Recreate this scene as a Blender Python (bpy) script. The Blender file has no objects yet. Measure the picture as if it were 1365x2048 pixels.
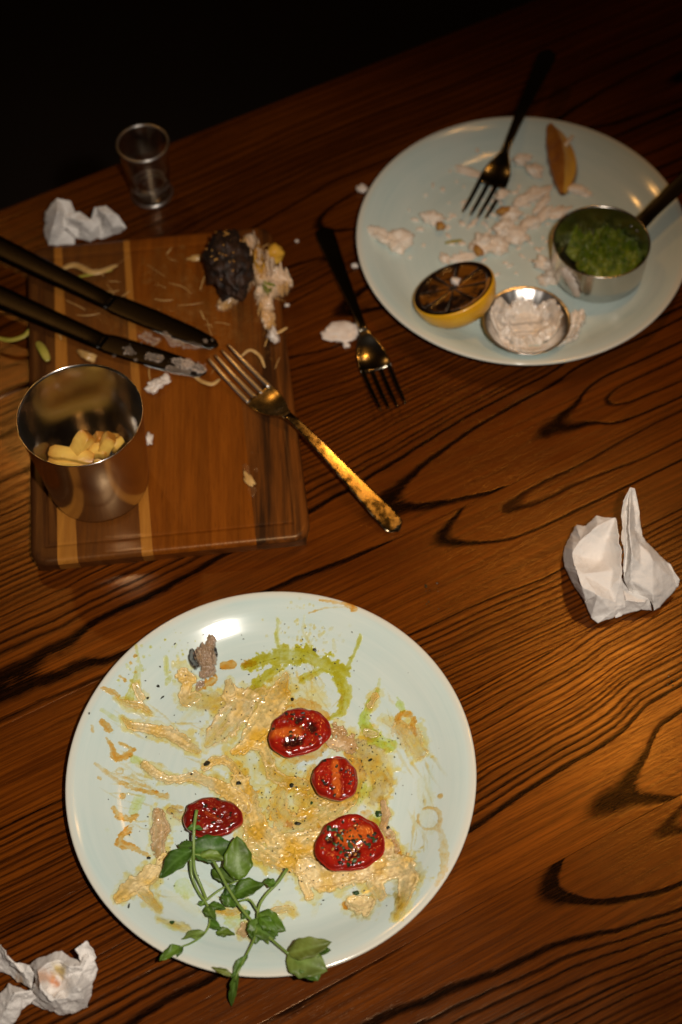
import bpy, bmesh, math, random
import numpy as np
from mathutils import Vector, Matrix, geometry

sc = bpy.context.scene
col = sc.collection

# ------------------------------------------------------------------ camera
F_PX, PITCH, ROLL, CAM_H = 3082.149, 1.00446763, -0.05833063, 0.96544766
_c, _s = math.cos(ROLL), math.sin(ROLL)
FWD = np.array([0, math.cos(PITCH), -math.sin(PITCH)])
_u0 = np.array([0, math.sin(PITCH), math.cos(PITCH)]); _r0 = np.array([1.0, 0, 0])
RT = _c * _r0 + _s * _u0; UP = -_s * _r0 + _c * _u0
CAM = np.array([0, 0, CAM_H])
def P(x, y, z=0.0):
    """where the sight line through a measured photo point meets the height z"""
    d = FWD + (x - 682.5) / F_PX * RT - (y - 1024) / F_PX * UP
    return CAM + (z - CAM_H) / d[2] * d
cd = bpy.data.cameras.new('camera'); cam = bpy.data.objects.new('camera', cd); col.objects.link(cam)
cam.matrix_world = Matrix(((RT[0], UP[0], -FWD[0], CAM[0]), (RT[1], UP[1], -FWD[1], CAM[1]), (RT[2], UP[2], -FWD[2], CAM[2]), (0, 0, 0, 1)))
cd.sensor_fit = 'VERTICAL'; cd.sensor_height = 36; cd.sensor_width = 24; cd.lens = F_PX / 2048 * 36
cd.clip_start = 0.02; cd.clip_end = 50
cd.dof.use_dof = True; cd.dof.aperture_fstop = 4.0
cd.dof.focus_distance = float((P(600, 1500, 0.01) - CAM) @ FWD)
sc.camera = cam

# ------------------------------------------------------------------ world, lamps, exposure
w = bpy.data.worlds.new('World'); sc.world = w; w.use_nodes = True
bg = w.node_tree.nodes['Background']; bg.inputs[0].default_value = (0.9, 0.5, 0.22, 1); bg.inputs[1].default_value = 0.004
def lamp(name, kind, loc, energy, color, radius, aim=None, size=None, blend=1.0):
    ld = bpy.data.lights.new(name, kind); ld.energy = energy; ld.color = color; ld.shadow_soft_size = radius
    o = bpy.data.objects.new(name, ld); o.location = loc; col.objects.link(o)
    if kind == 'SPOT':
        ld.spot_size = math.radians(size); ld.spot_blend = blend
        o.rotation_euler = (Vector(aim) - Vector(loc)).to_track_quat('-Z', 'Y').to_euler()
    return o
lamp('camera_flash', 'SPOT', (0.12, 0.02, 1.02), 46, (1.0, 0.89, 0.775), 0.014, aim=(-0.07, 0.51, 0), size=53, blend=1.0)
lamp('ceiling_lamp', 'SPOT', (0.448, 1.10, 1.40), 10.5, (1.0, 0.42, 0.06), 0.026, aim=(0.225, 0.60, 0), size=33, blend=0.9)
lamp('ceiling_lamp', 'POINT', (0.53, 1.32, 1.52), 2.5, (1.0, 0.50, 0.15), 0.03)
lamp('ceiling_lamp', 'POINT', (-0.55, 1.75, 1.55), 6.0, (1.0, 0.48, 0.12), 0.03)
sc.view_settings.view_transform = 'Standard'; sc.view_settings.look = 'None'
sc.view_settings.exposure = 0.0; sc.view_settings.gamma = 1.0; sc.view_settings.use_curve_mapping = False
sc.cycles.max_bounces = 10; sc.cycles.transmission_bounces = 10; sc.cycles.transparent_max_bounces = 12
sc.cycles.use_denoising = True; sc.cycles.sample_clamp_indirect = 10.0

# ------------------------------------------------------------------ noise (numpy)
def _hash(ix, iy, seed):
    v = np.sin(ix * 127.1 + iy * 311.7 + seed * 74.7) * 43758.5453
    return v - np.floor(v)
def vnoise(x, y, seed=0):
    ix, iy = np.floor(x), np.floor(y); fx, fy = x - ix, y - iy
    fx = fx * fx * fx * (fx * (fx * 6 - 15) + 10); fy = fy * fy * fy * (fy * (fy * 6 - 15) + 10)
    a, b = _hash(ix, iy, seed), _hash(ix + 1, iy, seed); c, d = _hash(ix, iy + 1, seed), _hash(ix + 1, iy + 1, seed)
    return (a + (b - a) * fx) * (1 - fy) + (c + (d - c) * fx) * fy
def fbm(x, y, seed=0, o=4):
    t, a, n = 0, 0.5, 0
    for k in range(o):
        t = t + a * (2 * vnoise(x, y, seed + k * 13) - 1); n += a; a *= 0.5; x = x * 2.03 + 7.1; y = y * 2.03 - 3.3
    return t / n
def sstep(a, b, x):
    t = np.clip((x - a) / (b - a), 0, 1); return t * t * (3 - 2 * t)

# ------------------------------------------------------------------ object helpers
def tag(o, label, cat, group=None):
    o['label'] = label; o['category'] = cat
    if group: o['group'] = group
    return o
def empty(name, loc, label=None, cat=None, group=None, rz=0.0):
    o = bpy.data.objects.new(name, None); o.location = loc; o.rotation_euler = (0, 0, rz); o.empty_display_size = 0.02
    col.objects.link(o)
    if label: tag(o, label, cat, group)
    return o
def mesh(name, verts, faces, mat, parent=None, smooth=True, colors=None, origin=None):
    """verts in world coordinates; becomes one object whose origin is `origin` (or the base centre)"""
    v = np.asarray(verts, float).reshape(-1, 3)
    if parent is not None: org = np.array(parent.matrix_basis.translation) if parent.parent is None else None
    if parent is None:
        org = np.array(origin) if origin is not None else np.array([(v[:, 0].min() + v[:, 0].max()) / 2, (v[:, 1].min() + v[:, 1].max()) / 2, v[:, 2].min()])
        lv = v - org
    else:
        chain = Matrix.Identity(4); q = parent
        while q is not None:
            chain = q.matrix_basis @ chain; q = q.parent
        inv = np.array(chain.inverted()); lv = v @ inv[:3, :3].T + inv[:3, 3]
    me = bpy.data.meshes.new(name); me.from_pydata(lv.tolist(), [], [tuple(int(i) for i in f) for f in faces])
    if colors is not None:
        at = me.color_attributes.new('Col', 'FLOAT_COLOR', 'POINT')
        c = np.asarray(colors, np.float32)
        if c.shape[1] == 3: c = np.hstack([c, np.ones((len(c), 1), np.float32)])
        at.data.foreach_set('color', c.ravel())
    if mat: me.materials.append(mat)
    if smooth: me.polygons.foreach_set('use_smooth', [True] * len(me.polygons))
    me.update()
    o = bpy.data.objects.new(name, me); col.objects.link(o)
    if parent is None: o.location = org
    else: o.parent = parent
    return o
def sharp(o, deg=40):
    bm = bmesh.new(); bm.from_mesh(o.data)
    for e in bm.edges:
        if len(e.link_faces) == 2 and e.calc_face_angle(0) > math.radians(deg): e.smooth = False
    bm.to_mesh(o.data); bm.free(); return o
def fixn(o):
    bm = bmesh.new(); bm.from_mesh(o.data); bmesh.ops.recalc_face_normals(bm, faces=bm.faces); bm.to_mesh(o.data); bm.free(); return o
def lathe(prof, c, n=72, wob=None):
    """prof = [(r, z)] -> verts, faces around c=(x,y,z)"""
    V, Fc = [], []
    for j, (r, z) in enumerate(prof):
        for i in range(n):
            t = 2 * math.pi * i / n; rr = r * (1 + (wob(t, j) if wob else 0))
            V.append((c[0] + rr * math.cos(t), c[1] + rr * math.sin(t), c[2] + z))
    for j in range(len(prof) - 1):
        for i in range(n):
            a, b = j * n + i, j * n + (i + 1) % n; Fc.append((a, b, b + n, a + n))
    return V, Fc
def spline(pts, n):
    """catmull-rom through rows of any width"""
    p = np.asarray(pts, float); p = np.vstack([2 * p[0] - p[1], p, 2 * p[-1] - p[-2]]); out = []
    m = len(p) - 3
    for k in range(n + 1):
        t = k / n * m; i = min(int(t), m - 1); t -= i; a, b, c, d = p[i:i + 4]
        out.append(0.5 * (2 * b + (c - a) * t + (2 * a - 5 * b + 4 * c - d) * t * t + (3 * b - a - 3 * c + d) * t ** 3))
    return np.array(out)
def sweep(path, hw, th, lat=None, nseg=12, bow=None, power=2.6, caps=True):
    """superellipse section swept on a path; hw half width, th half thickness per station"""
    path = np.asarray(path, float); n = len(path); V, Fc = [], []
    for k in range(n):
        t = path[min(k + 1, n - 1)] - path[max(k - 1, 0)]; t /= np.linalg.norm(t)
        l = np.cross(t, [0, 0, 1.0]) if lat is None else np.asarray(lat, float); l = l - (l @ t) * t; l /= np.linalg.norm(l)
        u = np.cross(l, t)
        if u[2] < 0 and lat is None: u = -u
        for i in range(nseg):
            a = 2 * math.pi * i / nseg; ca, sa = math.cos(a), math.sin(a)
            x = math.copysign(abs(ca) ** (2 / power), ca) * hw[k]; y = math.copysign(abs(sa) ** (2 / power), sa) * th[k]
            b = (bow[k] * (x / max(hw[k], 1e-6)) ** 2) if bow is not None else 0
            V.append(path[k] + l * x + u * (y + b))
    for k in range(n - 1):
        for i in range(nseg):
            a, b = k * nseg + i, k * nseg + (i + 1) % nseg; Fc.append((a, b, b + nseg, a + nseg))
    if caps:
        Fc.append(tuple(range(nseg))[::-1]); Fc.append(tuple((n - 1) * nseg + i for i in range(nseg)))
    return V, Fc
def tube(path, r, n=8):
    path = np.asarray(path, float); rr = np.full(len(path), r) if np.isscalar(r) else np.asarray(r)
    return sweep(path, rr, rr, nseg=n, power=2.0)
def join(parts):
    V, Fc = [], []
    for v, f in parts:
        o = len(V); V.extend([tuple(q) for q in v]); Fc.extend([tuple(i + o for i in q) for q in f])
    return V, Fc
_ico = {}
def ico(sub):
    if sub not in _ico:
        bm = bmesh.new(); bmesh.ops.create_icosphere(bm, subdivisions=sub, radius=1)
        bm.verts.ensure_lookup_table(); _ico[sub] = (np.array([v.co[:] for v in bm.verts]), [tuple(v.index for v in f.verts) for f in bm.faces]); bm.free()
    return _ico[sub]
def blob(c, r, rot=0.0, seed=0, amp=0.3, freq=1.6, sub=3, flat=None, tilt=0.0):
    v, f = ico(sub); v = v.copy()
    n = fbm(v[:, 0] * freq + seed * 3.7, v[:, 1] * freq + v[:, 2] * freq * 0.8 + seed, seed) + 0.5 * fbm(v[:, 2] * freq * 2 + 5, v[:, 0] * freq * 2 - v[:, 1], seed + 5)
    v *= (1 + amp * n)[:, None]; v *= np.asarray(r)
    if tilt: ct, st = math.cos(tilt), math.sin(tilt); v = np.c_[v[:, 0] * ct + v[:, 2] * st, v[:, 1], -v[:, 0] * st + v[:, 2] * ct]
    cr, sr = math.cos(rot), math.sin(rot); v = np.c_[v[:, 0] * cr - v[:, 1] * sr, v[:, 0] * sr + v[:, 1] * cr, v[:, 2]]
    v += np.asarray(c)
    if flat is not None: v[:, 2] = np.maximum(v[:, 2], flat)
    return v.tolist(), f

# ------------------------------------------------------------------ materials
def newmat(name):
    m = bpy.data.materials.new(name); m.use_nodes = True; nt = m.node_tree
    return m, nt, nt.nodes['Principled BSDF']
def N(nt, typ, **kw):
    n = nt.nodes.new(typ)
    for k, v in kw.items():
        if k.startswith('i_'): n.inputs[k[2:].replace('_', ' ')].default_value = v
        else: setattr(n, k, v)
    return n
def L(nt, a, b): nt.links.new(a, b)
def math_node(nt, op, a, b=None, clamp=False):
    n = nt.nodes.new('ShaderNodeMath'); n.operation = op; n.use_clamp = clamp
    for i, q in enumerate((a, b)):
        if q is None: continue
        if isinstance(q, (int, float)): n.inputs[i].default_value = q
        else: nt.links.new(q, n.inputs[i])
    return n.outputs[0]
def mixc(nt, fac, a, b, mode='MIX'):
    n = nt.nodes.new('ShaderNodeMix'); n.data_type = 'RGBA'; n.blend_type = mode
    for i, q in ((0, fac), (6, a), (7, b)):
        if isinstance(q, (int, float)): n.inputs[i].default_value = q
        elif isinstance(q, tuple): n.inputs[i].default_value = (q + (1,))[:4]
        else: nt.links.new(q, n.inputs[i])
    return n.outputs[2]
def tex_noise(nt, vec, scale, detail=4, rough=0.55):
    n = N(nt, 'ShaderNodeTexNoise'); n.inputs['Scale'].default_value = scale; n.inputs['Detail'].default_value = detail; n.inputs['Roughness'].default_value = rough
    if vec is not None: L(nt, vec, n.inputs['Vector'])
    return n
def ramp(nt, fac, stops, interp='LINEAR'):
    n = N(nt, 'ShaderNodeValToRGB'); cr = n.color_ramp; cr.interpolation = interp
    while len(cr.elements) < len(stops): cr.elements.new(0.5)
    for e, (p, c) in zip(cr.elements, stops):
        e.position = p; e.color = (c, c, c, 1) if isinstance(c, (int, float)) else (tuple(c) + (1,))[:4]
    if fac is not None: L(nt, fac, n.inputs[0])
    return n.outputs[0]
def bump(nt, bsdf, height, strength, dist):
    b = N(nt, 'ShaderNodeBump'); b.inputs['Strength'].default_value = strength; b.inputs['Distance'].default_value = dist
    L(nt, height, b.inputs['Height']); L(nt, b.outputs[0], bsdf.inputs['Normal']); return b
def simple(name, c1, c2=None, rough=0.5, scale=120, bumpd=0.0, bscale=400, metallic=0.0, coat=0.0, sss=0.0, spec=0.5, vcol=False, rvar=0.0):
    m, nt, b = newmat(name); tc = N(nt, 'ShaderNodeTexCoord').outputs['Object']
    nz = tex_noise(nt, tc, scale); f = ramp(nt, nz.outputs[0], [(0.35, 0.0), (0.65, 1.0)])
    if vcol:
        at = N(nt, 'ShaderNodeVertexColor', layer_name='Col').outputs[0]; c = mixc(nt, math_node(nt, 'MULTIPLY', f, 0.18), at, mixc(nt, 1.0, at, (0.75, 0.7, 0.65), 'MULTIPLY'))
    else: c = mixc(nt, f, c1, c2 or c1)
    L(nt, c, b.inputs['Base Color']); b.inputs['Metallic'].default_value = metallic
    b.inputs['Roughness'].default_value = rough; b.inputs['Coat Weight'].default_value = coat; b.inputs['Coat Roughness'].default_value = 0.12
    b.inputs['Specular IOR Level'].default_value = spec
    if rvar:
        n2 = tex_noise(nt, tc, scale * 0.6, 5); L(nt, math_node(nt, 'ADD', math_node(nt, 'MULTIPLY', n2.outputs[0], rvar), rough - rvar * 0.5), b.inputs['Roughness'])
    if sss: b.inputs['Subsurface Weight'].default_value = sss; b.inputs['Subsurface Radius'].default_value = (0.004, 0.002, 0.001); b.inputs['Subsurface Scale'].default_value = 1.0
    if bumpd:
        n3 = tex_noise(nt, tc, bscale, 4, 0.6); bump(nt, b, n3.outputs[0], 1.0, bumpd)
    return m

def fcurve(nt, fac, pts):
    """piecewise curve on 0..1"""
    n = N(nt, 'ShaderNodeFloatCurve'); cu = n.mapping.curves[0]; n.mapping.use_clip = False
    while len(cu.points) < len(pts): cu.points.new(0.5, 0.5)
    for p, (x, y) in zip(cu.points, pts): p.location = (x, y); p.handle_type = 'AUTO'
    n.mapping.update(); L(nt, fac, n.inputs['Value']); return n.outputs[0]

def wood_plank(name, center, w0, dpts, rings, tone=1.0, seed=0.0):
    """flat-sawn stained ash: growth rings cut by the board's face; center = (u, w) of the plank object"""
    m, nt, b = newmat(name)
    tc = N(nt, 'ShaderNodeTexCoord').outputs['Object']; sp = N(nt, 'ShaderNodeSeparateXYZ'); L(nt, tc, sp.inputs[0])
    u = math_node(nt, 'ADD', sp.outputs[0], center[0]); wv = math_node(nt, 'ADD', sp.outputs[1], center[1])
    cb = N(nt, 'ShaderNodeCombineXYZ'); L(nt, u, cb.inputs[0]); L(nt, wv, cb.inputs[1]); cb.inputs[2].default_value = seed
    base = cb.outputs[0]
    def stretched(su, sw, scale=1.0, detail=3, rough=0.5):
        mp = N(nt, 'ShaderNodeMapping'); mp.inputs['Scale'].default_value = (su, sw, 1); L(nt, base, mp.inputs[0]); return tex_noise(nt, mp.outputs[0], scale, detail, rough).outputs[0]
    cen = lambda x, k: math_node(nt, 'MULTIPLY', math_node(nt, 'SUBTRACT', x, 0.5), k)
    un = math_node(nt, 'DIVIDE', math_node(nt, 'ADD', u, 0.8), 2.2, True)
    d = math_node(nt, 'MULTIPLY', fcurve(nt, un, [((a + 0.8) / 2.2, q * 5) for a, q in dpts]), 0.2)
    d = math_node(nt, 'ADD', d, cen(stretched(14, 5), 0.006))
    off = math_node(nt, 'SUBTRACT', wv, w0)
    off = math_node(nt, 'ADD', off, cen(stretched(7, 16, 1, 2), 0.008))
    off = math_node(nt, 'ADD', off, cen(stretched(26, 60, 1, 3), 0.0016))
    r = math_node(nt, 'SQRT', math_node(nt, 'ADD', math_node(nt, 'MULTIPLY', off, off), math_node(nt, 'MULTIPLY', d, d)))
    r = math_node(nt, 'ADD', r, cen(stretched(20, 1700, 1, 1), 0.0011))
    r = math_node(nt, 'ADD', r, cen(stretched(220, 900, 1, 2), 0.0006))
    R = 0.16
    rn = math_node(nt, 'DIVIDE', r, R, True); dark = None
    for i in range(0, len(rings), 7):
        st = [(0.0, 0.0)]
        for c, wd, k in rings[i:i + 7]:
            wd *= 0.56 if c < .045 else 0.74
            st += [((c - 0.0004) / R, 0.0), (c / R, k), ((c + wd * .62) / R, k * .95), ((c + wd) / R, 0.0)]
        q = ramp(nt, rn, [s_ for s_ in st if s_[0] < 1])
        dark = q if dark is None else math_node(nt, 'MAXIMUM', dark, q)
    fib = stretched(6, 420, 1, 4, 0.65); fib2 = stretched(30, 1300, 1, 3, 0.6); blot = stretched(5, 11, 1, 3)
    pores = math_node(nt, 'MAXIMUM', ramp(nt, stretched(28, 950, 1, 3, 0.6), [(0.34, 1.0), (0.46, 0.0)]), math_node(nt, 'MULTIPLY', ramp(nt, stretched(60, 1500, 1, 2, 0.6), [(0.34, 1.0), (0.44, 0.0)]), 0.8))
    specks = ramp(nt, stretched(160, 1600, 1, 2, 0.6), [(0.36, 1.0), (0.50, 0.0)])
    ph = math_node(nt, 'FRACT', math_node(nt, 'ADD', math_node(nt, 'MULTIPLY', r, 560), math_node(nt, 'MULTIPLY', stretched(9, 90, 1, 2), 3.0)))
    thin = math_node(nt, 'MULTIPLY', ramp(nt, ph, [(0.0, 0.0), (0.08, 1.0), (0.30, 0.0)]), math_node(nt, 'MULTIPLY', ramp(nt, stretched(11, 40, 1, 2), [(.40, 0.0), (.58, 1.0)]), ramp(nt, stretched(60, 1100, 1, 2), [(.38, 0.0), (.55, 0.85)])))
    dark = math_node(nt, 'MAXIMUM', dark, math_node(nt, 'MULTIPLY', thin, math_node(nt, 'MULTIPLY', ramp(nt, math_node(nt, 'MULTIPLY', math_node(nt, 'ABSOLUTE', off), 10), [(.38, 0.0), (.55, 1.0)]), 0.66)))
    dk = math_node(nt, 'MULTIPLY', dark, math_node(nt, 'ADD', math_node(nt, 'MULTIPLY', specks, 0.15), math_node(nt, 'ADD', math_node(nt, 'MULTIPLY', fib2, 0.5), 0.72)), True)
    light = mixc(nt, ramp(nt, fib, [(0.38, 0.0), (0.62, 1.0)]), (0.084 * tone, 0.0185 * tone, 0.0014 * tone), (0.190 * tone, 0.0450 * tone, 0.0030 * tone))
    light = mixc(nt, ramp(nt, blot, [(0.3, 0.0), (0.75, 0.85)]), light, (0.060 * tone, 0.0120 * tone, 0.0011 * tone))
    light = mixc(nt, math_node(nt, 'MULTIPLY', pores, 0.45), light, (0.012, 0.0035, 0.0012))
    c = mixc(nt, dk, light, (0.0034, 0.0013, 0.0007))
    L(nt, c, b.inputs['Base Color'])
    smud = tex_noise(nt, base, 9, 5, 0.6).outputs[0]
    L(nt, math_node(nt, 'ADD', math_node(nt, 'MULTIPLY', smud, 0.22), 0.11), b.inputs['Roughness']); b.inputs['Specular Tint'].default_value = (1.0, 0.72, 0.42, 1)
    L(nt, math_node(nt, 'SUBTRACT', 0.62, math_node(nt, 'MULTIPLY', dk, 0.5)), b.inputs['Specular IOR Level'])
    hgt = math_node(nt, 'SUBTRACT', math_node(nt, 'MULTIPLY', fib2, 0.35), math_node(nt, 'ADD', math_node(nt, 'MULTIPLY', dk, 0.8), math_node(nt, 'MULTIPLY', pores, 0.25)))
    bump(nt, b, hgt, 0.40, 0.00022)
    return m

def steel(name, base=(0.62, 0.58, 0.52), rough=0.16, aniso=0.0, rvar=0.06, scale=60, stretch=(1, 1, 1), smudge=0.0):
    m, nt, b = newmat(name); tc = N(nt, 'ShaderNodeTexCoord').outputs['Object']
    mp = N(nt, 'ShaderNodeMapping'); mp.inputs['Scale'].default_value = stretch; L(nt, tc, mp.inputs[0])
    n = tex_noise(nt, mp.outputs[0], scale, 4, 0.6).outputs[0]
    b.inputs['Metallic'].default_value = 1.0; b.inputs['Base Color'].default_value = base + (1,)
    r = math_node(nt, 'ADD', math_node(nt, 'MULTIPLY', n, rvar), rough - rvar / 2)
    if smudge:
        n2 = tex_noise(nt, tc, 130, 6, 0.7).outputs[0]; r = math_node(nt, 'ADD', r, math_node(nt, 'MULTIPLY', ramp(nt, n2, [(0.42, 0.0), (0.6, 1.0)]), smudge))
    L(nt, r, b.inputs['Roughness'])
    bump(nt, b, n, 0.12, 0.0001)
    if aniso: b.inputs['Anisotropic'].default_value = aniso
    return m

def sauce_mat(name, rough=0.28, coat=0.6, bumpd=0.0004, sss=0.0):
    m, nt, b = newmat(name); vc = N(nt, 'ShaderNodeVertexColor', layer_name='Col'); tc = N(nt, 'ShaderNodeTexCoord').outputs['Object']
    n = tex_noise(nt, tc, 520, 4, 0.6).outputs[0]; n2 = tex_noise(nt, tc, 260, 3).outputs[0]
    c = mixc(nt, math_node(nt, 'MULTIPLY', ramp(nt, n2, [(0.4, 0.0), (0.7, 1.0)]), 0.3), vc.outputs[0], mixc(nt, 1.0, vc.outputs[0], (0.82, 0.70, 0.52), 'MULTIPLY'))
    L(nt, c, b.inputs['Base Color']); L(nt, vc.outputs[1], b.inputs['Alpha'])
    b.inputs['Roughness'].default_value = rough; b.inputs['Coat Weight'].default_value = coat; b.inputs['Coat Roughness'].default_value = 0.08
    bump(nt, b, n, 1.0, bumpd)
    if sss: b.inputs['Subsurface Weight'].default_value = sss; b.inputs['Subsurface Radius'].default_value = (0.003, 0.002, 0.001)
    return m

def film_mat(name):
    """thin oil: filters what lies under it, with a wet gloss and a little cloudiness"""
    m, nt, b = newmat(name); vc = N(nt, 'ShaderNodeVertexColor', layer_name='Col'); tc = N(nt, 'ShaderNodeTexCoord').outputs['Object']
    sc_, cc_ = N(nt, 'ShaderNodeSeparateColor'), N(nt, 'ShaderNodeCombineColor'); L(nt, vc.outputs[0], sc_.inputs[0])
    ex = math_node(nt, 'MULTIPLY', vc.outputs[1], .62)
    for i in range(3): L(nt, math_node(nt, 'POWER', sc_.outputs[i], ex), cc_.inputs[i])
    tint = cc_.outputs[0]
    tr = N(nt, 'ShaderNodeBsdfTransparent'); L(nt, tint, tr.inputs[0])
    n = tex_noise(nt, tc, 420, 3, .5).outputs[0]
    bp = N(nt, 'ShaderNodeBump'); bp.inputs['Strength'].default_value = 1.0; bp.inputs['Distance'].default_value = .0003; L(nt, n, bp.inputs['Height'])
    b.inputs['Roughness'].default_value = .1; L(nt, vc.outputs[0], b.inputs['Base Color']); L(nt, bp.outputs[0], b.inputs['Normal'])
    gl = N(nt, 'ShaderNodeBsdfGlossy'); gl.inputs['Roughness'].default_value = .1; L(nt, bp.outputs[0], gl.inputs['Normal'])
    fr = N(nt, 'ShaderNodeFresnel'); fr.inputs['IOR'].default_value = 1.45; L(nt, bp.outputs[0], fr.inputs['Normal'])
    m1 = N(nt, 'ShaderNodeMixShader'); L(nt, math_node(nt, 'MULTIPLY', vc.outputs[1], .22), m1.inputs[0]); L(nt, tr.outputs[0], m1.inputs[1]); L(nt, b.outputs[0], m1.inputs[2])
    m2 = N(nt, 'ShaderNodeMixShader'); L(nt, math_node(nt, 'MULTIPLY', fr.outputs[0], math_node(nt, 'MULTIPLY', vc.outputs[1], 1.3, True)), m2.inputs[0]); L(nt, m1.outputs[0], m2.inputs[1]); L(nt, gl.outputs[0], m2.inputs[2])
    L(nt, m2.outputs[0], nt.nodes['Material Output'].inputs[0]); return m

M = {}
M['film'] = film_mat('plate_oil_film')
M['sauce'] = sauce_mat('creamy_sauce', 0.22, 0.9, 0.0005)
M['oil'] = sauce_mat('oil_film', 0.08, 0.8, 0.00012)
M['herb'] = simple('dark_herb', (0.006, 0.010, 0.004), (0.022, 0.022, 0.010), 0.35, 300, coat=0.3)
M['herb_green'] = simple('green_herb', (0.012, 0.045, 0.008), (0.02, 0.07, 0.012), 0.4, 200, coat=0.2)
M['tomato'] = simple('tomato_flesh', (0, 0, 0), rough=0.16, scale=260, bumpd=0.00035, bscale=420, coat=0.9, vcol=True)
M['tomato_skin'] = simple('tomato_skin', (0.27, 0.010, 0.004), (0.38, 0.020, 0.008), 0.2, 90, 0.0002, 200, coat=0.6)
M['seed'] = simple('tomato_seed', (0.62, 0.30, 0.08), (0.48, 0.18, 0.04), 0.2, 300, coat=0.8)
M['leaf'] = None
M['steel'] = steel('brushed_steel', (0.55, 0.52, 0.48), 0.18, 0.0, 0.05, 90, (1, 1, 14))
M['steel_pan'] = steel('pan_steel', (0.60, 0.57, 0.52), 0.24, 0.0, 0.05, 90, (1, 1, 14))
M['cutlery'] = steel('cutlery_steel', (0.36, 0.29, 0.17), 0.11, 0.0, 0.04, 60, (1, 1, 1), 0.15)
M['cutlery_lit'] = steel('cutlery_steel_lit', (0.78, 0.74, 0.68), 0.30, 0.0, 0.10, 120)  # fork tines: same steel made paler, flash light put into the colour
M['cutlery_warm_lit'] = steel('cutlery_steel_warm_lit', (0.60, 0.45, 0.20), 0.24, 0.0, 0.06, 90, (1, 1, 1), 0.06)  # fork bowl: same steel, warm lamp reflection put into a gold base
M['cutlery_clean'] = steel('cutlery_steel_clean', (0.20, 0.18, 0.14), 0.17, 0.0, 0.04, 80)
M['dark_metal'] = steel('dark_cutlery_steel', (0.020, 0.018, 0.016), 0.30, 0.0, 0.06, 60)
M['foil'] = steel('dip_pot_metal', (0.82, 0.80, 0.77), 0.30, 0.0, 0.08, 150)
M['chip'] = simple('fried_potato', (0.62, 0.30, 0.02), (0.80, 0.47, 0.06), 0.42, 90, 0.0003, 500, coat=0.15)
M['vchip'] = simple('fried_potato_stick', (0, 0, 0), rough=0.38, scale=160, bumpd=0.0004, bscale=420, coat=0.25, vcol=True)
M['chip_end'] = simple('fried_potato_browned', (0.40, 0.17, 0.03), (0.62, 0.33, 0.07), 0.42, 120, 0.0003, 500)
M['wedge'] = simple('roast_potato_flesh', (0.66, 0.30, 0.025), (0.78, 0.42, 0.05), 0.36, 60, 0.0003, 300)
M['wedge_skin'] = simple('roast_potato_skin', (0.30, 0.095, 0.010), (0.46, 0.18, 0.022), 0.40, 80, 0.0003, 300)
M['fish'] = simple('cooked_fish', (0.90, 0.82, 0.71), (0.82, 0.68, 0.53), 0.42, 140, 0.0006, 260, coat=0.1)
M['batter'] = simple('golden_batter', (0.52, 0.28, 0.06), (0.36, 0.15, 0.03), 0.5, 200, 0.0006, 300)
M['char'] = simple('charred_crust', (0.007, 0.0035, 0.002), (0.040, 0.014, 0.004), 0.6, 150, 0.0020, 160)
M['peas'] = simple('mushy_peas', (0.05, 0.12, 0.006), (0.17, 0.26, 0.02), 0.35, 180, 0.0008, 300, coat=0.2)
M['lemon'] = simple('lemon_rind', (0.74, 0.36, 0.006), (0.82, 0.44, 0.012), 0.35, 60, 0.0004, 700, coat=0.3)
M['shred'] = simple('onion_shred', (0.46, 0.25, 0.07), (0.60, 0.38, 0.14), 0.4, 150, coat=0.2)
M['shred_green'] = simple('green_shred', (0.30, 0.27, 0.03), (0.42, 0.34, 0.06), 0.4, 120, coat=0.2)
M['stem'] = simple('pea_shoot_stem', (0.13, 0.22, 0.035), (0.20, 0.30, 0.06), 0.4, 90, coat=0.15)
M['mayo'] = simple('white_sauce', (0.78, 0.70, 0.62), (0.70, 0.58, 0.48), 0.3, 160, 0.0004, 300, coat=0.3)
M['vfood'] = simple('torn_filling', (0, 0, 0), rough=0.4, scale=220, bumpd=0.0008, bscale=350, coat=0.2, vcol=True)

def paper_mat():
    m, nt, b = newmat('paper_napkin'); tc = N(nt, 'ShaderNodeTexCoord').outputs['Object']
    vc = N(nt, 'ShaderNodeVertexColor', layer_name='Col').outputs[0]
    L(nt, vc, b.inputs['Base Color']); b.inputs['Roughness'].default_value = 0.85; b.inputs['Specular IOR Level'].default_value = 0.2
    b.inputs['Sheen Weight'].default_value = 0.2
    vo = N(nt, 'ShaderNodeTexVoronoi'); vo.inputs['Scale'].default_value = 750; L(nt, tc, vo.inputs['Vector'])
    n = tex_noise(nt, tc, 160, 5, 0.65).outputs[0]
    h = math_node(nt, 'ADD', math_node(nt, 'MULTIPLY', vo.outputs[0], 0.25), math_node(nt, 'MULTIPLY', n, 1.2))
    bump(nt, b, h, 0.7, 0.0006)
    tr = N(nt, 'ShaderNodeBsdfTranslucent'); tr.inputs[0].default_value = (0.8, 0.74, 0.66, 1)
    mx = N(nt, 'ShaderNodeMixShader'); mx.inputs[0].default_value = 0.16
    L(nt, b.outputs[0], mx.inputs[1]); L(nt, tr.outputs[0], mx.inputs[2]); L(nt, mx.outputs[0], nt.nodes['Material Output'].inputs[0])
    return m
M['paper'] = paper_mat()

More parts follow.
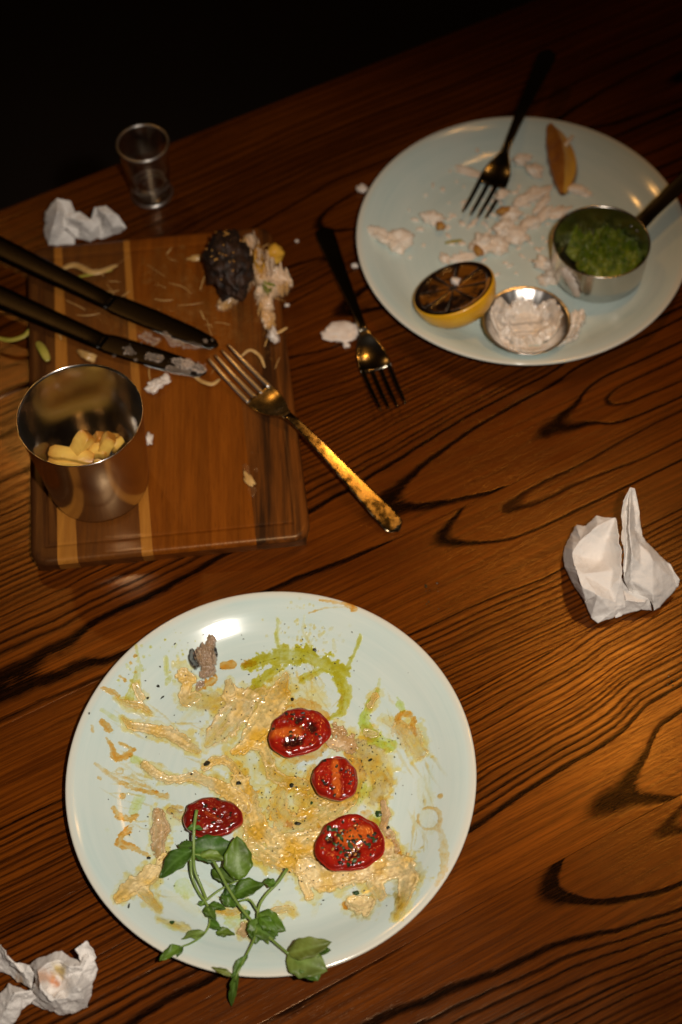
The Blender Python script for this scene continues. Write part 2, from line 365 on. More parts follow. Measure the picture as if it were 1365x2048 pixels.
def leaf_mat():
    m, nt, b = newmat('pea_shoot_leaf'); vc = N(nt, 'ShaderNodeVertexColor', layer_name='Col').outputs[0]; tc = N(nt, 'ShaderNodeTexCoord').outputs['Object']
    n = tex_noise(nt, tc, 180, 4).outputs[0]
    c = mixc(nt, ramp(nt, n, [(0.35, 0.0), (0.7, 0.6)]), vc, mixc(nt, 1.0, vc, (0.6, 0.7, 0.5), 'MULTIPLY')); L(nt, c, b.inputs['Base Color'])
    b.inputs['Roughness'].default_value = 0.42; b.inputs['Specular IOR Level'].default_value = 0.4
    bump(nt, b, tex_noise(nt, tc, 420, 3).outputs[0], 0.6, 0.0003)
    tr = N(nt, 'ShaderNodeBsdfTranslucent'); L(nt, vc, tr.inputs[0]); mx = N(nt, 'ShaderNodeMixShader'); mx.inputs[0].default_value = 0.22
    L(nt, b.outputs[0], mx.inputs[1]); L(nt, tr.outputs[0], mx.inputs[2]); L(nt, mx.outputs[0], nt.nodes['Material Output'].inputs[0])
    return m
M['leaf'] = leaf_mat()

def glaze_mat():
    m, nt, b = newmat('celadon_glaze'); tc = N(nt, 'ShaderNodeTexCoord').outputs['Object']; sp = N(nt, 'ShaderNodeSeparateXYZ'); L(nt, tc, sp.inputs[0])
    x, y = sp.outputs[0], sp.outputs[1]
    rr = math_node(nt, 'SQRT', math_node(nt, 'ADD', math_node(nt, 'MULTIPLY', x, x), math_node(nt, 'MULTIPLY', y, y)))
    an = math_node(nt, 'ARCTAN2', y, x)
    cb = N(nt, 'ShaderNodeCombineXYZ'); L(nt, math_node(nt, 'MULTIPLY', rr, 260), cb.inputs[0]); L(nt, math_node(nt, 'MULTIPLY', math_node(nt, 'COSINE', an), 1.2), cb.inputs[1]); L(nt, math_node(nt, 'MULTIPLY', math_node(nt, 'SINE', an), 1.2), cb.inputs[2])
    br = tex_noise(nt, cb.outputs[0], 1.0, 4, 0.6).outputs[0]; bl = tex_noise(nt, tc, 22, 3).outputs[0]
    c = mixc(nt, ramp(nt, br, [(0.3, 0.0), (0.7, 1.0)]), (0.54, 0.675, 0.645), (0.615, 0.725, 0.685))
    c = mixc(nt, ramp(nt, bl, [(0.4, 0.0), (0.75, 0.6)]), c, (0.66, 0.735, 0.675))
    c = mixc(nt, ramp(nt, rr, [(0.1312, 0.0), (0.1335, 1.0)]), c, (0.70, 0.67, 0.56))
    L(nt, c, b.inputs['Base Color']); b.inputs['Roughness'].default_value = 0.13; b.inputs['Coat Weight'].default_value = 0.0; b.inputs['Coat Roughness'].default_value = 0.05
    bump(nt, b, br, 0.35, 0.0002)
    return m
M['glaze'] = glaze_mat()

# ------------------------------------------------------------------ floor and table
gm = simple('dark_floor', (0.006, 0.003, 0.002), (0.010, 0.005, 0.003), 0.7, 3)
fl = mesh('floor', [(-6, -6, -0.75), (6, -6, -0.75), (6, 6, -0.75), (-6, 6, -0.75)], [(0, 1, 2, 3)], gm); fl['kind'] = 'structure'
TA = math.radians(25.2)
table = empty('wooden_table', (0, 0, 0), 'dark stained wooden table top with bold black grain under all the dishes', 'table', rz=TA)
rnd = random.Random(4)
def more(start, end, lo, hi, wd=0.0022, k=0.9):
    out, c = [], start
    while c < end: out.append((c, wd * rnd.uniform(0.6, 1.3), k * rnd.uniform(0.6, 1.0))); c += rnd.uniform(lo, hi)
    return out
PL = [  # w range, centre of the rings, depth of the pith along u, rings, tone
 (-0.145, -0.013, -0.06, [(-0.8, .05), (0.3, .04), (1.4, .02)], more(.042, .12, .004, .008), 0.95),
 (-0.013, 0.119, 0.06, [(-0.8, .06), (0.2, .05), (1.4, .03)], more(.052, .12, .004, .008), 1.0),
 (0.119, 0.251, 0.235, [(-0.8, .058), (0, .050), (.1445, .047), (.21, .0425), (.2513, .038), (.2666, .0335), (.2858, .029), (.3208, .019), (.5, .006), (1.4, 0)],
  [(.017, .004, .9), (.038, .0062, 1.0), (.0507, .0034, 1.0), (.0562, .0024, .9), (.061, .0024, .9), (.0672, .0026, .9), (.0725, .0022, .8)] + more(.077, .14, .0034, .0055), 0.92),
 (0.251, 0.383, 0.268, [(-0.8, .055), (0, .047), (.2054, .044), (.289, .0385), (.3257, .036), (.3513, .031), (.3758, .018), (.5, .006), (1.4, 0)],
  [(.018, .004, .9), (.036, .0052, 1.0), (.0512, .0034, 1.0), (.0562, .0022, .9), (.0600, .0020, .9), (.0640, .0022, .9), (.069, .002, .9), (.0725, .0016, .8)] + more(.0755, .14, .0028, .0050, .0016), 1.06),
 (0.383, 0.515, 0.4985, [(-0.8, .046), (-.04, .037), (.1, .034), (.278, .031), (.3238, .027), (.346, .021), (.372, .013), (.42, .010), (.6, .004), (1.4, 0)],
  [(.012, .003, .9), (.027, .0042, 1.0), (.064, .0026, .95), (.0695, .0022, .9), (.0738, .0020, .9)] + more(.078, .135, .0028, .0050, .0019), 0.95),
 (0.515, 0.647, 0.543, [(-0.8, .062), (-.1, .050), (.05, .0475), (.15, .0455), (.24, .0435), (.3046, .040), (.36, .033), (.4256, .024), (.4619, .022), (.4874, .0115), (.515, .006), (.7, 0), (1.4, 0)],
  [(.010, .003, .9), (.022, .0042, 1.0), (.040, .0046, 1.0), (.0493, .0032, 1.0), (.0545, .0020, .9), (.0580, .0020, .9), (.0632, .0022, .9)] + more(.067, .13, .0030, .0050, .0020), 1.08),
 (0.647, 0.779, 0.725, [(-0.8, .055), (0, .046), (.25, .040), (.34, .028), (.5, .016), (.8, .008), (1.4, 0)],
  [(.012, .003, .9), (.026, .004, 1.0), (.041, .003, .9), (.049, .002, .9)] + more(.054, .12, .0032, .0055, .002), 0.86),
 (0.779, 0.9705, 0.815, [(-0.8, .08), (0.2, .05), (.36, .034), (.45, .022), (.55, .03), (.8, .012), (1.4, 0)],
  [(.016, .003, 1.0), (.030, .003, 1.0), (.046, .003, .9)] + more(.056, .155, .005, .009, .0022), 0.80)]
for i, (wa, wb, w0, dp, rg, tone) in enumerate(PL):
    u0, u1 = -0.8, 1.4; cu, cw = (u0 + u1) / 2, (wa + wb) / 2
    g = 0.00012
    bm = bmesh.new(); bmesh.ops.create_cube(bm, size=1)
    for v in bm.verts: v.co = (v.co.x * (u1 - u0), v.co.y * (wb - wa - 2 * g), v.co.z * 0.034)
    bmesh.ops.bevel(bm, geom=list(bm.edges), offset=0.0035 if i == len(PL) - 1 else 0.0003, segments=2, affect='EDGES')
    me = bpy.data.meshes.new('plank'); bm.to_mesh(me); bm.free()
    me.materials.append(wood_plank('stained_ash_%d' % i, (cu, cw), w0, dp, rg, tone, seed=i * 3.1))
    o = bpy.data.objects.new('plank', me); col.objects.link(o); o.parent = table; o.location = (cu, cw, -0.017)

# ------------------------------------------------------------------ plates
RIM = 0.022
PROF = [(0.0, 0.0052), (0.03, 0.0052), (0.06, 0.0053), (0.078, 0.0058), (0.09, 0.0063), (0.100, 0.0079), (0.108, 0.0108), (0.114, 0.0138), (0.120, 0.0170), (0.126, 0.0197), (0.1305, 0.0213), (0.1330, 0.0219),
        (0.1342, 0.0220), (0.1350, 0.0213), (0.1350, 0.0203), (0.1336, 0.0188), (0.126, 0.0142), (0.114, 0.0088), (0.100, 0.0044), (0.088, 0.0022), (0.080, 0.0018), (0.0785, 0.0002), (0.073, 0.0002), (0.072, 0.0020), (0.0, 0.0024)]
_pr = np.array([p for p in PROF[:12]])
def plate_h(x, y, c): return np.interp(np.hypot(x - c[0], y - c[1]), _pr[:, 0], _pr[:, 1])
NC, FC = (-0.05617, 0.40252), (0.16037, 0.85898)
def make_plate(c, label):
    pr = spline(PROF[:12], 40).tolist() + PROF[12:]
    V, Fc = lathe([(max(r, 1e-5), z) for r, z in pr], (c[0], c[1], 0), 160)
    o = fixn(mesh('dinner_plate', V, Fc, M['glaze'], origin=(c[0], c[1], 0))); return tag(o, label, 'plate')
make_plate(NC, 'pale celadon plate in front, smeared with cream sauce and oil')
make_plate(FC, 'pale celadon plate at the back holding fish scraps and a steel pan')
KN, KF = 0.331e-3, 0.413e-3     # metres per photo pixel on the two plates

# ------------------------------------------------------------------ spread food as height fields
def spread(name, strokes, cols, surf, zc=0.006, k=KN, res=0.0005, edge=0.42, streak=0.10, lump=0.34, ridge=0.75, ns=160, seed=0, mat='sauce', parent=None,
           film=None, label=None, cat=None, group=None, colmix=90, thin=0.0006, holes=0.0, halo=0.0, solid=0.0012):
    S = []
    for st in strokes:
        row = []
        for q in st:
            c = P(q[0], q[1], zc)
            for _ in range(4): c = P(q[0], q[1], float(surf(c[0], c[1])))
            row.append((c[0], c[1], q[2] * k, q[3] * 1e-3))
        S.append(row)
    allp = np.array([q for st in S for q in st]); mg = allp[:, 2].max() * 1.6 + res * 3
    x0, y0 = allp[:, 0].min() - mg, allp[:, 1].min() - mg; x1, y1 = allp[:, 0].max() + mg, allp[:, 1].max() + mg
    nx, ny = int((x1 - x0) / res) + 2, int((y1 - y0) / res) + 2
    X, Y = np.meshgrid(x0 + np.arange(nx) * res, y0 + np.arange(ny) * res)
    n1 = 0.65 * fbm(X * ns, Y * ns, seed, 4) + 0.5 * fbm(X * ns * 2.7 + 3, Y * ns * 2.7, seed + 60, 3); n2 = fbm(X * ns * 3.1 + 9, Y * ns * 3.1, seed + 3, 3); n3 = fbm(X * colmix, Y * colmix + 4, seed + 8, 3)
    H = np.zeros_like(X); Hf = np.zeros_like(X); SN = np.zeros_like(X); Qb = np.full_like(X, -9.0)
    for si, st in enumerate(S):
        q_ = np.full_like(X, -9.0); hh = np.zeros_like(X); al = np.zeros_like(X); ac = np.zeros_like(X); dist = 0.0
        segs = list(zip(st[:-1], st[1:])) if len(st) > 1 else [(st[0], (st[0][0] + 1e-5, st[0][1], st[0][2], st[0][3]))]
        for a, b in segs:
            dx, dy = b[0] - a[0], b[1] - a[1]; ln = math.hypot(dx, dy) + 1e-9
            t = np.clip(((X - a[0]) * dx + (Y - a[1]) * dy) / ln ** 2, 0, 1)
            d = np.hypot(X - a[0] - t * dx, Y - a[1] - t * dy); wd = a[2] + (b[2] - a[2]) * t
            q = 1 - d / np.maximum(wd, 1e-5); up = q > q_
            q_ = np.where(up, q, q_); hh = np.where(up, a[3] + (b[3] - a[3]) * t, hh)
            al = np.where(up, dist + t * ln, al); ac = np.where(up, ((X - a[0]) * dy - (Y - a[1]) * dx) / ln, ac); dist += ln
        q_ = q_ + edge * n1 + edge * 0.35 * n2
        sn = fbm(al * 45 + si * 5, ac * 900 + si * 3, seed + 21, 2)
        p = (.62 if film is None else 1) * np.sqrt(np.clip(q_, 0, 1)) * (1 + streak * sn + lump * n2 + .8 * lump * n3) + ridge * np.exp(-((q_ - 0.22) / 0.14) ** 2) * (q_ > 0)
        s2 = fbm(al * 28 + si * 5, ac * 420 + si * 3, seed + 23, 3); SN = np.where(q_ > Qb, s2, SN); Qb = np.maximum(q_, Qb)
        h = np.where(q_ > 0, hh * np.clip(p, 0.05, 3), 0)
        H = np.maximum(H, h)
        if halo: Hf = np.maximum(Hf, sstep(-halo, .1, q_ - edge * .6 * n1 + .5 * n3 - .15))
    if holes: H = np.where(fbm(X * ns * 0.8 + 31, Y * ns * 0.8, seed + 40, 3) > 1 - holes, 0, H)
    Hs = H; H = np.where(H > 1e-6, H, np.where(Hf > .04, .00006 + .0001 * Hf, 0))
    mk = H > 1e-6
    cell = mk[:-1, :-1] | mk[1:, :-1] | mk[:-1, 1:] | mk[1:, 1:]
    use = np.zeros_like(mk); use[:-1, :-1] |= cell; use[1:, :-1] |= cell; use[:-1, 1:] |= cell; use[1:, 1:] |= cell
    idx = -np.ones(mk.shape, int); idx[use] = np.arange(use.sum())
    zb = surf(X, Y); Z = np.where(mk, zb + H, zb - 0.00015)
    V = np.c_[X[use], Y[use], Z[use]]
    j, i = np.nonzero(cell); Fc = np.c_[idx[j, i], idx[j, i + 1], idx[j + 1, i + 1], idx[j + 1, i]]
    c1, c2, c3 = [np.array(c) for c in cols]
    f = sstep(-0.35, 0.45, n3)[use][:, None]; C = c1 + (c2 - c1) * f
    th = (1 - sstep(0, thin, H))[use][:, None]; C = C + (c3 - C) * th * 0.85; C = C * (1 + .20 * n2[use] - .25 * np.clip(-n1[use], 0, 1))[:, None]
    if film is None: A = np.where(Hs > 1e-6, np.clip((0.10 + .95 * sstep(0, solid, Hs)) * (.55 + .7 * sstep(-.6, .35, SN)) + .12 * n3, 0.05, 1), .42 * Hf * sstep(-.6, .3, SN + n3))[use]
    else: A = np.clip(film * (sstep(0.0, 0.0004, H) * (0.8 + 0.4 * n3) * (.5 + .5 * sstep(-.55, .3, SN + .6 * n1)))[use], 0, 0.95)
    o = mesh(name, V, Fc, M[mat], parent=parent, colors=np.c_[C, A])
    if label: tag(o, label, cat, group)
    return o
near = lambda x, y: plate_h(x, y, NC)
far = lambda x, y: plate_h(x, y, FC)
CREAM = ((0.86, 0.70, 0.36), (0.76, 0.53, 0.15), (0.77, 0.53, 0.11))
CREAMY = ((0.85, 0.66, 0.27), (0.74, 0.45, 0.05), (0.76, 0.50, 0.06))
TAN = ((0.66, 0.49, 0.28), (0.48, 0.30, 0.12), (0.56, 0.36, 0.12))
OLIVE = ((0.42, 0.30, 0.003), (0.58, 0.46, 0.02), (0.66, 0.53, 0.04))
GREEN = ((0.52, 0.62, 0.03), (0.66, 0.72, 0.12), (0.7, 0.75, 0.2))
ORANGE = ((0.76, 0.17, 0.008), (0.86, 0.32, 0.03), (0.80, 0.24, 0.015))
YEL = ((0.94, 0.68, 0.16), (0.90, 0.54, 0.05), (0.94, 0.70, 0.22))
# --- thin oil films first (they lie under everything)
spread('oil_film', [[(500, 1520, 30, .25), (560, 1560, 60, .3), (600, 1610, 75, .3), (640, 1660, 60, .3)], [(700, 1480, 30, .25), (760, 1530, 35, .25), (740, 1590, 35, .25)],
       [(560, 1360, 28, .25), (600, 1390, 50, .25), (640, 1420, 30, .25)], [(430, 1550, 12, .25), (480, 1640, 40, .3), (560, 1700, 40, .3), (620, 1720, 30, .3)]],
       YEL, near, film=0.62, mat='film', seed=3, edge=0.7, ns=120, ridge=0.2, label='thin yellow oil film spread over the middle of the front plate', cat='oil')
spread('olive_oil_pool', [[(488, 1334, 9, .35), (520, 1322, 18, .4), (560, 1310, 22, .4), (610, 1312, 21, .4), (650, 1326, 20, .4), (688, 1344, 15, .4)], [(560, 1310, 7, .3), (553, 1275, 5, .25), (556, 1240, 4, .2)],
       [(675, 1345, 14, .35), (690, 1385, 12, .3), (684, 1425, 11, .3), (660, 1436, 6, .3)], [(552, 1335, 9, .3), (515, 1370, 16, .3), (500, 1400, 9, .2)], [(690, 1340, 7, .3), (712, 1300, 4, .25), (722, 1275, 5, .25)],
       [(640, 1340, 10, .25), (605, 1360, 12, .25)], [(760, 1360, 3, .2), (752, 1400, 3, .2)]],
       OLIVE, near, film=0.85, mat='film', seed=11, holes=.22, edge=0.9, ns=150, ridge=0.3, label='olive green oil pool near the top of the front plate', cat='oil')
spread('herb_oil_smear', [[(756, 1382, 7, .4), (738, 1410, 9, .4), (728, 1445, 12, .4), (745, 1475, 16, .4), (780, 1492, 16, .4)], [(800, 1408, 8, .3), (806, 1420, 6, .3)], [(795, 1395, 2, .2), (808, 1410, 2, .2)],
       [(724, 1570, 14, .35), (716, 1600, 12, .35), (745, 1575, 7, .3)], [(752, 1640, 15, .4), (770, 1610, 7, .3)]],
       GREEN, near, film=0.85, mat='film', seed=17, edge=0.5, ns=220, ridge=0.3, label='bright green herb oil smear right of the tomatoes on the front plate', cat='oil')
# --- cream smears
def cream(strokes, label, seed, cols=CREAM, name='sauce_smear', **kw):
    o = cream_(strokes, label, seed, cols, name, **kw)
    spread('oil_halo', [[(x, y, w_ * 1.5 + 4, .35) for x, y, w_, h_ in st] for st in strokes], YEL, near, seed=seed + 300, film=.62, mat='film', edge=.7, ns=130, ridge=.2, parent=o, res=.0007)
    return o
def cream_(strokes, label, seed, cols=CREAM, name='sauce_smear', **kw):
    strokes = [[(x, y, w_ * 1.05, h_ * .82) for x, y, w_, h_ in st] for st in strokes]
    return spread(name, strokes, cols, near, seed=seed, label=label, cat='sauce', group=None, **kw)
cream([[(465, 1395, 22, 1.4), (490, 1400, 30, 1.5), (468, 1432, 30, 1.6), (440, 1465, 26, 1.4), (416, 1490, 9, .8)], [(458, 1368, 10, 3.2), (463, 1388, 14, 2.6)], [(500, 1395, 16, 1.2), (522, 1385, 12, 1.0)]],
      'broad cream sauce smear in the upper left of the front plate', 31)
cream([[(368, 1350, 17, 2.6), (384, 1358, 10, 2.2)], [(376, 1370, 10, 2.0), (370, 1390, 12, 1.6), (372, 1402, 14, 1.0), (392, 1394, 12, 1.0)], [(390, 1400, 18, .5), (425, 1405, 22, .45), (450, 1402, 14, .6)]],
      'cream sauce dab just below the ragged scrap on the front plate', 32)
cream([[(246, 1437, 3, .6), (262, 1452, 9, 1.2), (292, 1456, 11, 1.9), (336, 1466, 14, 2.4), (366, 1482, 15, 2.2), (396, 1503, 7, .8)]], 'long cream streak pointing at the left rim of the front plate', 33, ns=220)
cream([[(290, 1531, 9, 3.0), (306, 1544, 10, 2.8), (336, 1560, 9, 2.6), (360, 1560, 8, 2.0), (388, 1552, 11, 1.4), (420, 1566, 12, 1.6), (452, 1580, 16, 2.2), (484, 1600, 16, 2.2), (496, 1620, 10, 1.5)]],
      'wavy cream ridge above the tomato half with the sprig', 34, ns=220)
cream([[(228, 1398, 3, .4), (255, 1408, 7, 1.0), (282, 1410, 9, 1.4), (303, 1426, 4, .6)], [(272, 1372, 6, 1.6), (282, 1396, 9, 1.6)]], 'thin cream streak by the upper left rim of the front plate', 35, ns=220)
cream([[(411, 1536, 8, 2.0), (425, 1524, 9, 2.2), (448, 1520, 9, 1.8), (466, 1532, 8, 1.4), (480, 1556, 9, 1.6)]], 'small hooked cream curl in the centre of the front plate', 36, ns=240)
cream([[(572, 1352, 8, 1.4), (560, 1385, 22, 1.5), (538, 1425, 28, 1.7), (508, 1470, 26, 1.9), (484, 1500, 12, 1.4)], [(468, 1504, 8, 2.0), (495, 1488, 10, 2.4), (526, 1496, 10, 2.0), (540, 1525, 12, 1.4)],
       [(536, 1520, 10, 1.2), (545, 1550, 14, 1.1), (575, 1565, 14, .9), (610, 1570, 14, .9)]],
      'wedge of cream sauce left of the topmost tomato half', 37, cols=CREAMY)
cream([[(565, 1580, 14, .9), (555, 1620, 20, 1.0), (575, 1655, 28, 1.3), (620, 1650, 32, 1.6), (660, 1625, 24, 1.4), (700, 1600, 16, 1.1)], [(600, 1600, 16, .9), (640, 1610, 22, 1.1)], [(480, 1560, 16, 1.6), (500, 1610, 24, 1.5), (508, 1655, 26, 1.6), (540, 1690, 26, 1.9), (580, 1715, 24, 2.0), (598, 1742, 12, 1.8)],
       [(500, 1690, 16, 1.6), (540, 1722, 14, 1.8), (575, 1738, 8, 1.2)], [(585, 1690, 30, 1.6), (640, 1690, 30, 2.0)]],
      'large oily cream sauce spread between the four tomato halves', 38, cols=CREAMY, edge=0.55, holes=0.42)
cream([[(612, 1735, 20, 2.6), (640, 1755, 28, 2.4), (690, 1750, 24, 2.6), (740, 1735, 30, 2.6), (770, 1700, 22, 2.2)], [(606, 1760, 9, 3.0), (619, 1792, 9, 3.0)], [(760, 1740, 26, 2.2), (800, 1730, 26, 2.2), (818, 1752, 20, 2.0), (812, 1790, 14, 1.0), (795, 1835, 6, .4)], [(748, 1765, 16, 1.6), (760, 1792, 12, 1.0)]],
      'thick cream sauce mound under the lowest tomato half', 39, edge=0.4)
cream([[(706, 1806, 15, 4.2), (724, 1812, 20, 4.0), (738, 1808, 13, 3.0), (732, 1826, 9, 2.4)]], 'lone cream lump below the lowest tomato half', 40, edge=0.35)
cream([[(317, 1630, 13, 3.4), (322, 1660, 17, 3.4), (318, 1698, 12, 2.2), (322, 1716, 9, 1.6)], [(340, 1620, 8, .8), (360, 1632, 12, .7)]], 'upright cream lump left of the sprig tomato half', 41, cols=TAN, edge=0.65)
cream([[(330, 1716, 9, 2.8), (318, 1728, 9, 2.2)], [(306, 1742, 17, 3.6), (292, 1760, 18, 3.0), (268, 1768, 18, 2.8), (250, 1788, 14, 3.2), (238, 1798, 9, 2.6)], [(280, 1775, 14, 1.6), (300, 1800, 10, .8), (318, 1820, 6, .5)]], 'crusty cream smear at the lower left of the front plate', 42, edge=0.45)
cream([[(672, 1460, 12, 3.2), (690, 1478, 16, 2.6), (705, 1500, 12, 2.0), (660, 1485, 10, 2.4)], [(715, 1500, 20, .5), (748, 1520, 26, .45), (764, 1560, 22, .4), (755, 1600, 14, .4)]], 'tan crumbly sauce between the two upper tomato halves', 43, cols=TAN, edge=0.85)
cream([[(752, 1392, 8, 1.6), (740, 1412, 7, 1.4)], [(800, 1458, 18, .8), (820, 1478, 22, .8), (838, 1504, 14, .5)], [(735, 1466, 10, 2.2), (750, 1470, 9, 1.8)], [(770, 1440, 8, .4), (790, 1450, 9, .4)]], 'pale cream patch at the right of the front plate', 44, cols=CREAM, edge=0.6)
cream([[(765, 1605, 6, 3.0), (772, 1630, 9, 2.6), (768, 1655, 8, 2.0), (782, 1672, 8, 1.6)], [(780, 1668, 8, 1.4), (792, 1700, 9, 1.4)]], 'short cream ridge right of the lowest tomato half', 45, cols=TAN, edge=0.5)
cream([[(487, 1850, 6, 3.2), (492, 1868, 10, 3.4), (482, 1864, 7, 2.6)]], 'small tan crumb lump beside the crossing stems', 46, cols=TAN, edge=0.4)
cream([[(545, 1822, 6, .7), (575, 1818, 9, .9), (590, 1828, 5, .5)], [(438, 1822, 5, .7), (462, 1826, 7, .8), (484, 1820, 5, .7)], [(318, 1838, 4, .3), (370, 1858, 5, .35)]], 'flecked cream traces along the lower rim of the front plate', 47, cols=CREAMY, edge=0.6)
# --- orange stains and drips
def stain(strokes, label, seed, cols=ORANGE, film=0.78, **kw):
    strokes = [[(x, y, w_ * (1.15 if len(st) > 1 else 1), h_) for x, y, w_, h_ in st] for st in strokes]
    return spread('oil_stain', strokes, cols, near, seed=seed, film=film, mat='film', label=label, cat='stain', edge=kw.pop('edge', 0.8), ns=kw.pop('ns', 240), ridge=0.5, **kw)
def ringpts(cx, cy, rx, ry, w_, a0=0, a1=360, n=14, h=.25): return [(cx + rx * math.cos(math.radians(a0 + (a1 - a0) * i / n)), cy + ry * math.sin(math.radians(a0 + (a1 - a0) * i / n)), w_, h) for i in range(n + 1)]
stain([ringpts(858, 1637, 22, 22, 2.5, -120, 200), ringpts(862, 1637, 20, 22, 4, -60, 60), [(878, 1655, 5, .2), (890, 1690, 8, .2), (888, 1740, 7, .2), (872, 1770, 4, .2)]], 'orange ring stain at the right rim of the front plate', 51, film=0.42)
stain([ringpts(812, 1440, 17, 13, 5, -200, 110), [(826, 1455, 5, .3), (832, 1470, 3, .3)]], 'orange loop stain above the pale patch on the front plate', 52, film=0.7)
stain([[(881, 1592, 6, .3)]], 'round orange drop at the right of the front plate', 53, edge=0.1)
stain([[(246, 1592, 7, .3)]], 'round orange drop at the left of the front plate', 54, edge=0.1)
stain([[(448, 1331, 8, .35), (464, 1330, 9, .35)]], 'oval orange blot right of the ragged scrap', 55, edge=0.25)
stain([[(490, 1328, 8, .3), (508, 1326, 6, .25)]], 'orange blot at the left tip of the olive oil', 56)
stain([[(262, 1656, 6, .3), (243, 1672, 6, .35), (240, 1688, 8, .3), (262, 1694, 6, .3), (280, 1702, 5, .3), (298, 1712, 5, .3)]], 'hooked red orange streak at the left of the front plate', 57, film=0.8)
stain([[(214, 1476, 2, .2), (225, 1496, 5, .3), (232, 1516, 7, .3), (258, 1510, 6, .3), (268, 1498, 4, .3), (240, 1486, 3, .2)]], 'orange looped smear near the left rim of the front plate', 58, film=0.7)
stain([[(192, 1528, 3, .2), (225, 1555, 5, .25), (270, 1578, 4, .25), (335, 1592, 5, .3)], [(205, 1540, 2, .2), (250, 1556, 3, .2), (300, 1575, 3, .2)], [(200, 1556, 5, .3)], ringpts(240, 1542, 7, 6, 1.6), [(345, 1612, 3, .2), (365, 1616, 3, .2)], [(228, 1617, 4, .3), (238, 1632, 6, .3), (262, 1640, 6, .3), (275, 1630, 4, .3)]], 'scratchy orange streaks over the left of the front plate', 59, film=0.62)['kind'] = 'stuff'
stain([[(203, 1376, 3, .3), (225, 1384, 6, .3), (236, 1392, 4, .3)], [(240, 1352, 3, .2), (250, 1360, 4, .3)], [(272, 1312, 5, .3)], [(262, 1326, 3, .2)], [(272, 1344, 4, .2)], [(205, 1444, 6, .3), (218, 1458, 8, .3)], [(184, 1452, 3, .2), (186, 1462, 3, .2)]], 'scattered orange spots by the upper left rim of the front plate', 60, film=0.7)['kind'] = 'stuff'
stain([[(688, 1206, 4, .3), (700, 1213, 7, .35), (712, 1218, 5, .3)], [(640, 1200, 2, .2), (668, 1204, 3, .2), (690, 1208, 3, .2)], [(618, 1226, 2, .15), (650, 1216, 2, .15), (690, 1214, 2, .15)]], 'orange drip on the top rim of the front plate', 61, film=0.8)
stain([[(780, 1675, 5, .4), (800, 1708, 5, .4)], [(574, 1648, 7, .4), (585, 1652, 5, .4)], [(690, 1806, 5, .4), (692, 1815, 4, .4)], [(234, 1796, 6, .4)], [(425, 1362, 8, .3), (400, 1375, 6, .3)], [(430, 1350, 5, .3)]], 'deep orange dabs along the cream sauce edges', 62, film=0.8)['kind'] = 'stuff'
stain([ringpts(600, 1462, 62, 56, 9, 20, 330, 20)], 'thin orange juice round the topmost tomato half', 67, film=.5, edge=1.0, ns=150)
stain([ringpts(671, 1556, 50, 52, 8, -60, 200, 16)], 'thin orange juice round the smallest tomato half', 68, film=.5, edge=1.0, ns=150)
stain([ringpts(702, 1690, 70, 62, 11, -70, 210, 20)], 'thin orange juice round the lowest tomato half', 69, film=.5, edge=1.0, ns=150)
# --- drops and faint greenish smears
r_ = random.Random(9)
def drops(cx, cy, sx, sy, n, seed, lo=1.5, hi=4): 
    r2 = random.Random(seed); return [[(r2.gauss(cx, sx), r2.gauss(cy, sy), r2.uniform(lo, hi), r2.uniform(.15, .35))] for _ in range(n)]
stain(drops(590, 1245, 26, 26, 46, 1) + drops(625, 1275, 25, 14, 26, 2) + drops(670, 1285, 16, 14, 14, 3, 2, 5) + [[(610, 1230, 2, .2), (605, 1260, 3, .2), (622, 1290, 3, .2)]], 'yellow oil droplets under the top rim of the front plate', 63, cols=YEL, film=0.6, edge=0.25)['kind'] = 'stuff'
stain(drops(270, 1330, 16, 24, 24, 4) + drops(352, 1300, 18, 18, 26, 5, 1.2, 3) + drops(340, 1362, 6, 5, 4, 6, 3, 6) + [[(276, 1336, 5, .25), (276, 1356, 7, .3), (264, 1382, 6, .3), (258, 1400, 8, .3)], [(272, 1290, 3, .2), (282, 1340, 3, .2)], [(205, 1420, 4, .2), (225, 1434, 5, .2), (240, 1442, 4, .2)], [(336, 1362, 7, .3)], [(332, 1315, 5, .2), (334, 1350, 4, .2)]], 'greenish oil specks at the upper left of the front plate', 64, cols=OLIVE, film=0.5, edge=0.35)['kind'] = 'stuff'
stain([[(275, 1600, 10, .25), (268, 1622, 9, .25), (285, 1596, 6, .2)], [(270, 1518, 8, .3), (280, 1522, 7, .3)], [(365, 1770, 14, .25), (375, 1785, 12, .25)], [(462, 1842, 12, .25), (480, 1842, 8, .25)], [(215, 1660, 4, .15)], [(330, 1850, 5, .2), (350, 1856, 6, .2)]], 'faint green oil blotches along the left and bottom of the front plate', 65, cols=GREEN, film=0.5, edge=0.5)['kind'] = 'stuff'
stain([[(628, 1830, 5, .2), (634, 1810, 5, .2)], [(848, 1560, 12, .2), (852, 1600, 14, .2), (860, 1660, 10, .2)], [(330, 1790, 8, .2), (360, 1800, 12, .2), (390, 1826, 8, .2)], [(420, 1390, 20, .2), (380, 1430, 12, .2), (355, 1450, 5, .2)]], 'faint yellow film marks toward the rim of the front plate', 66, cols=YEL, film=0.26, edge=0.7)['kind'] = 'stuff'

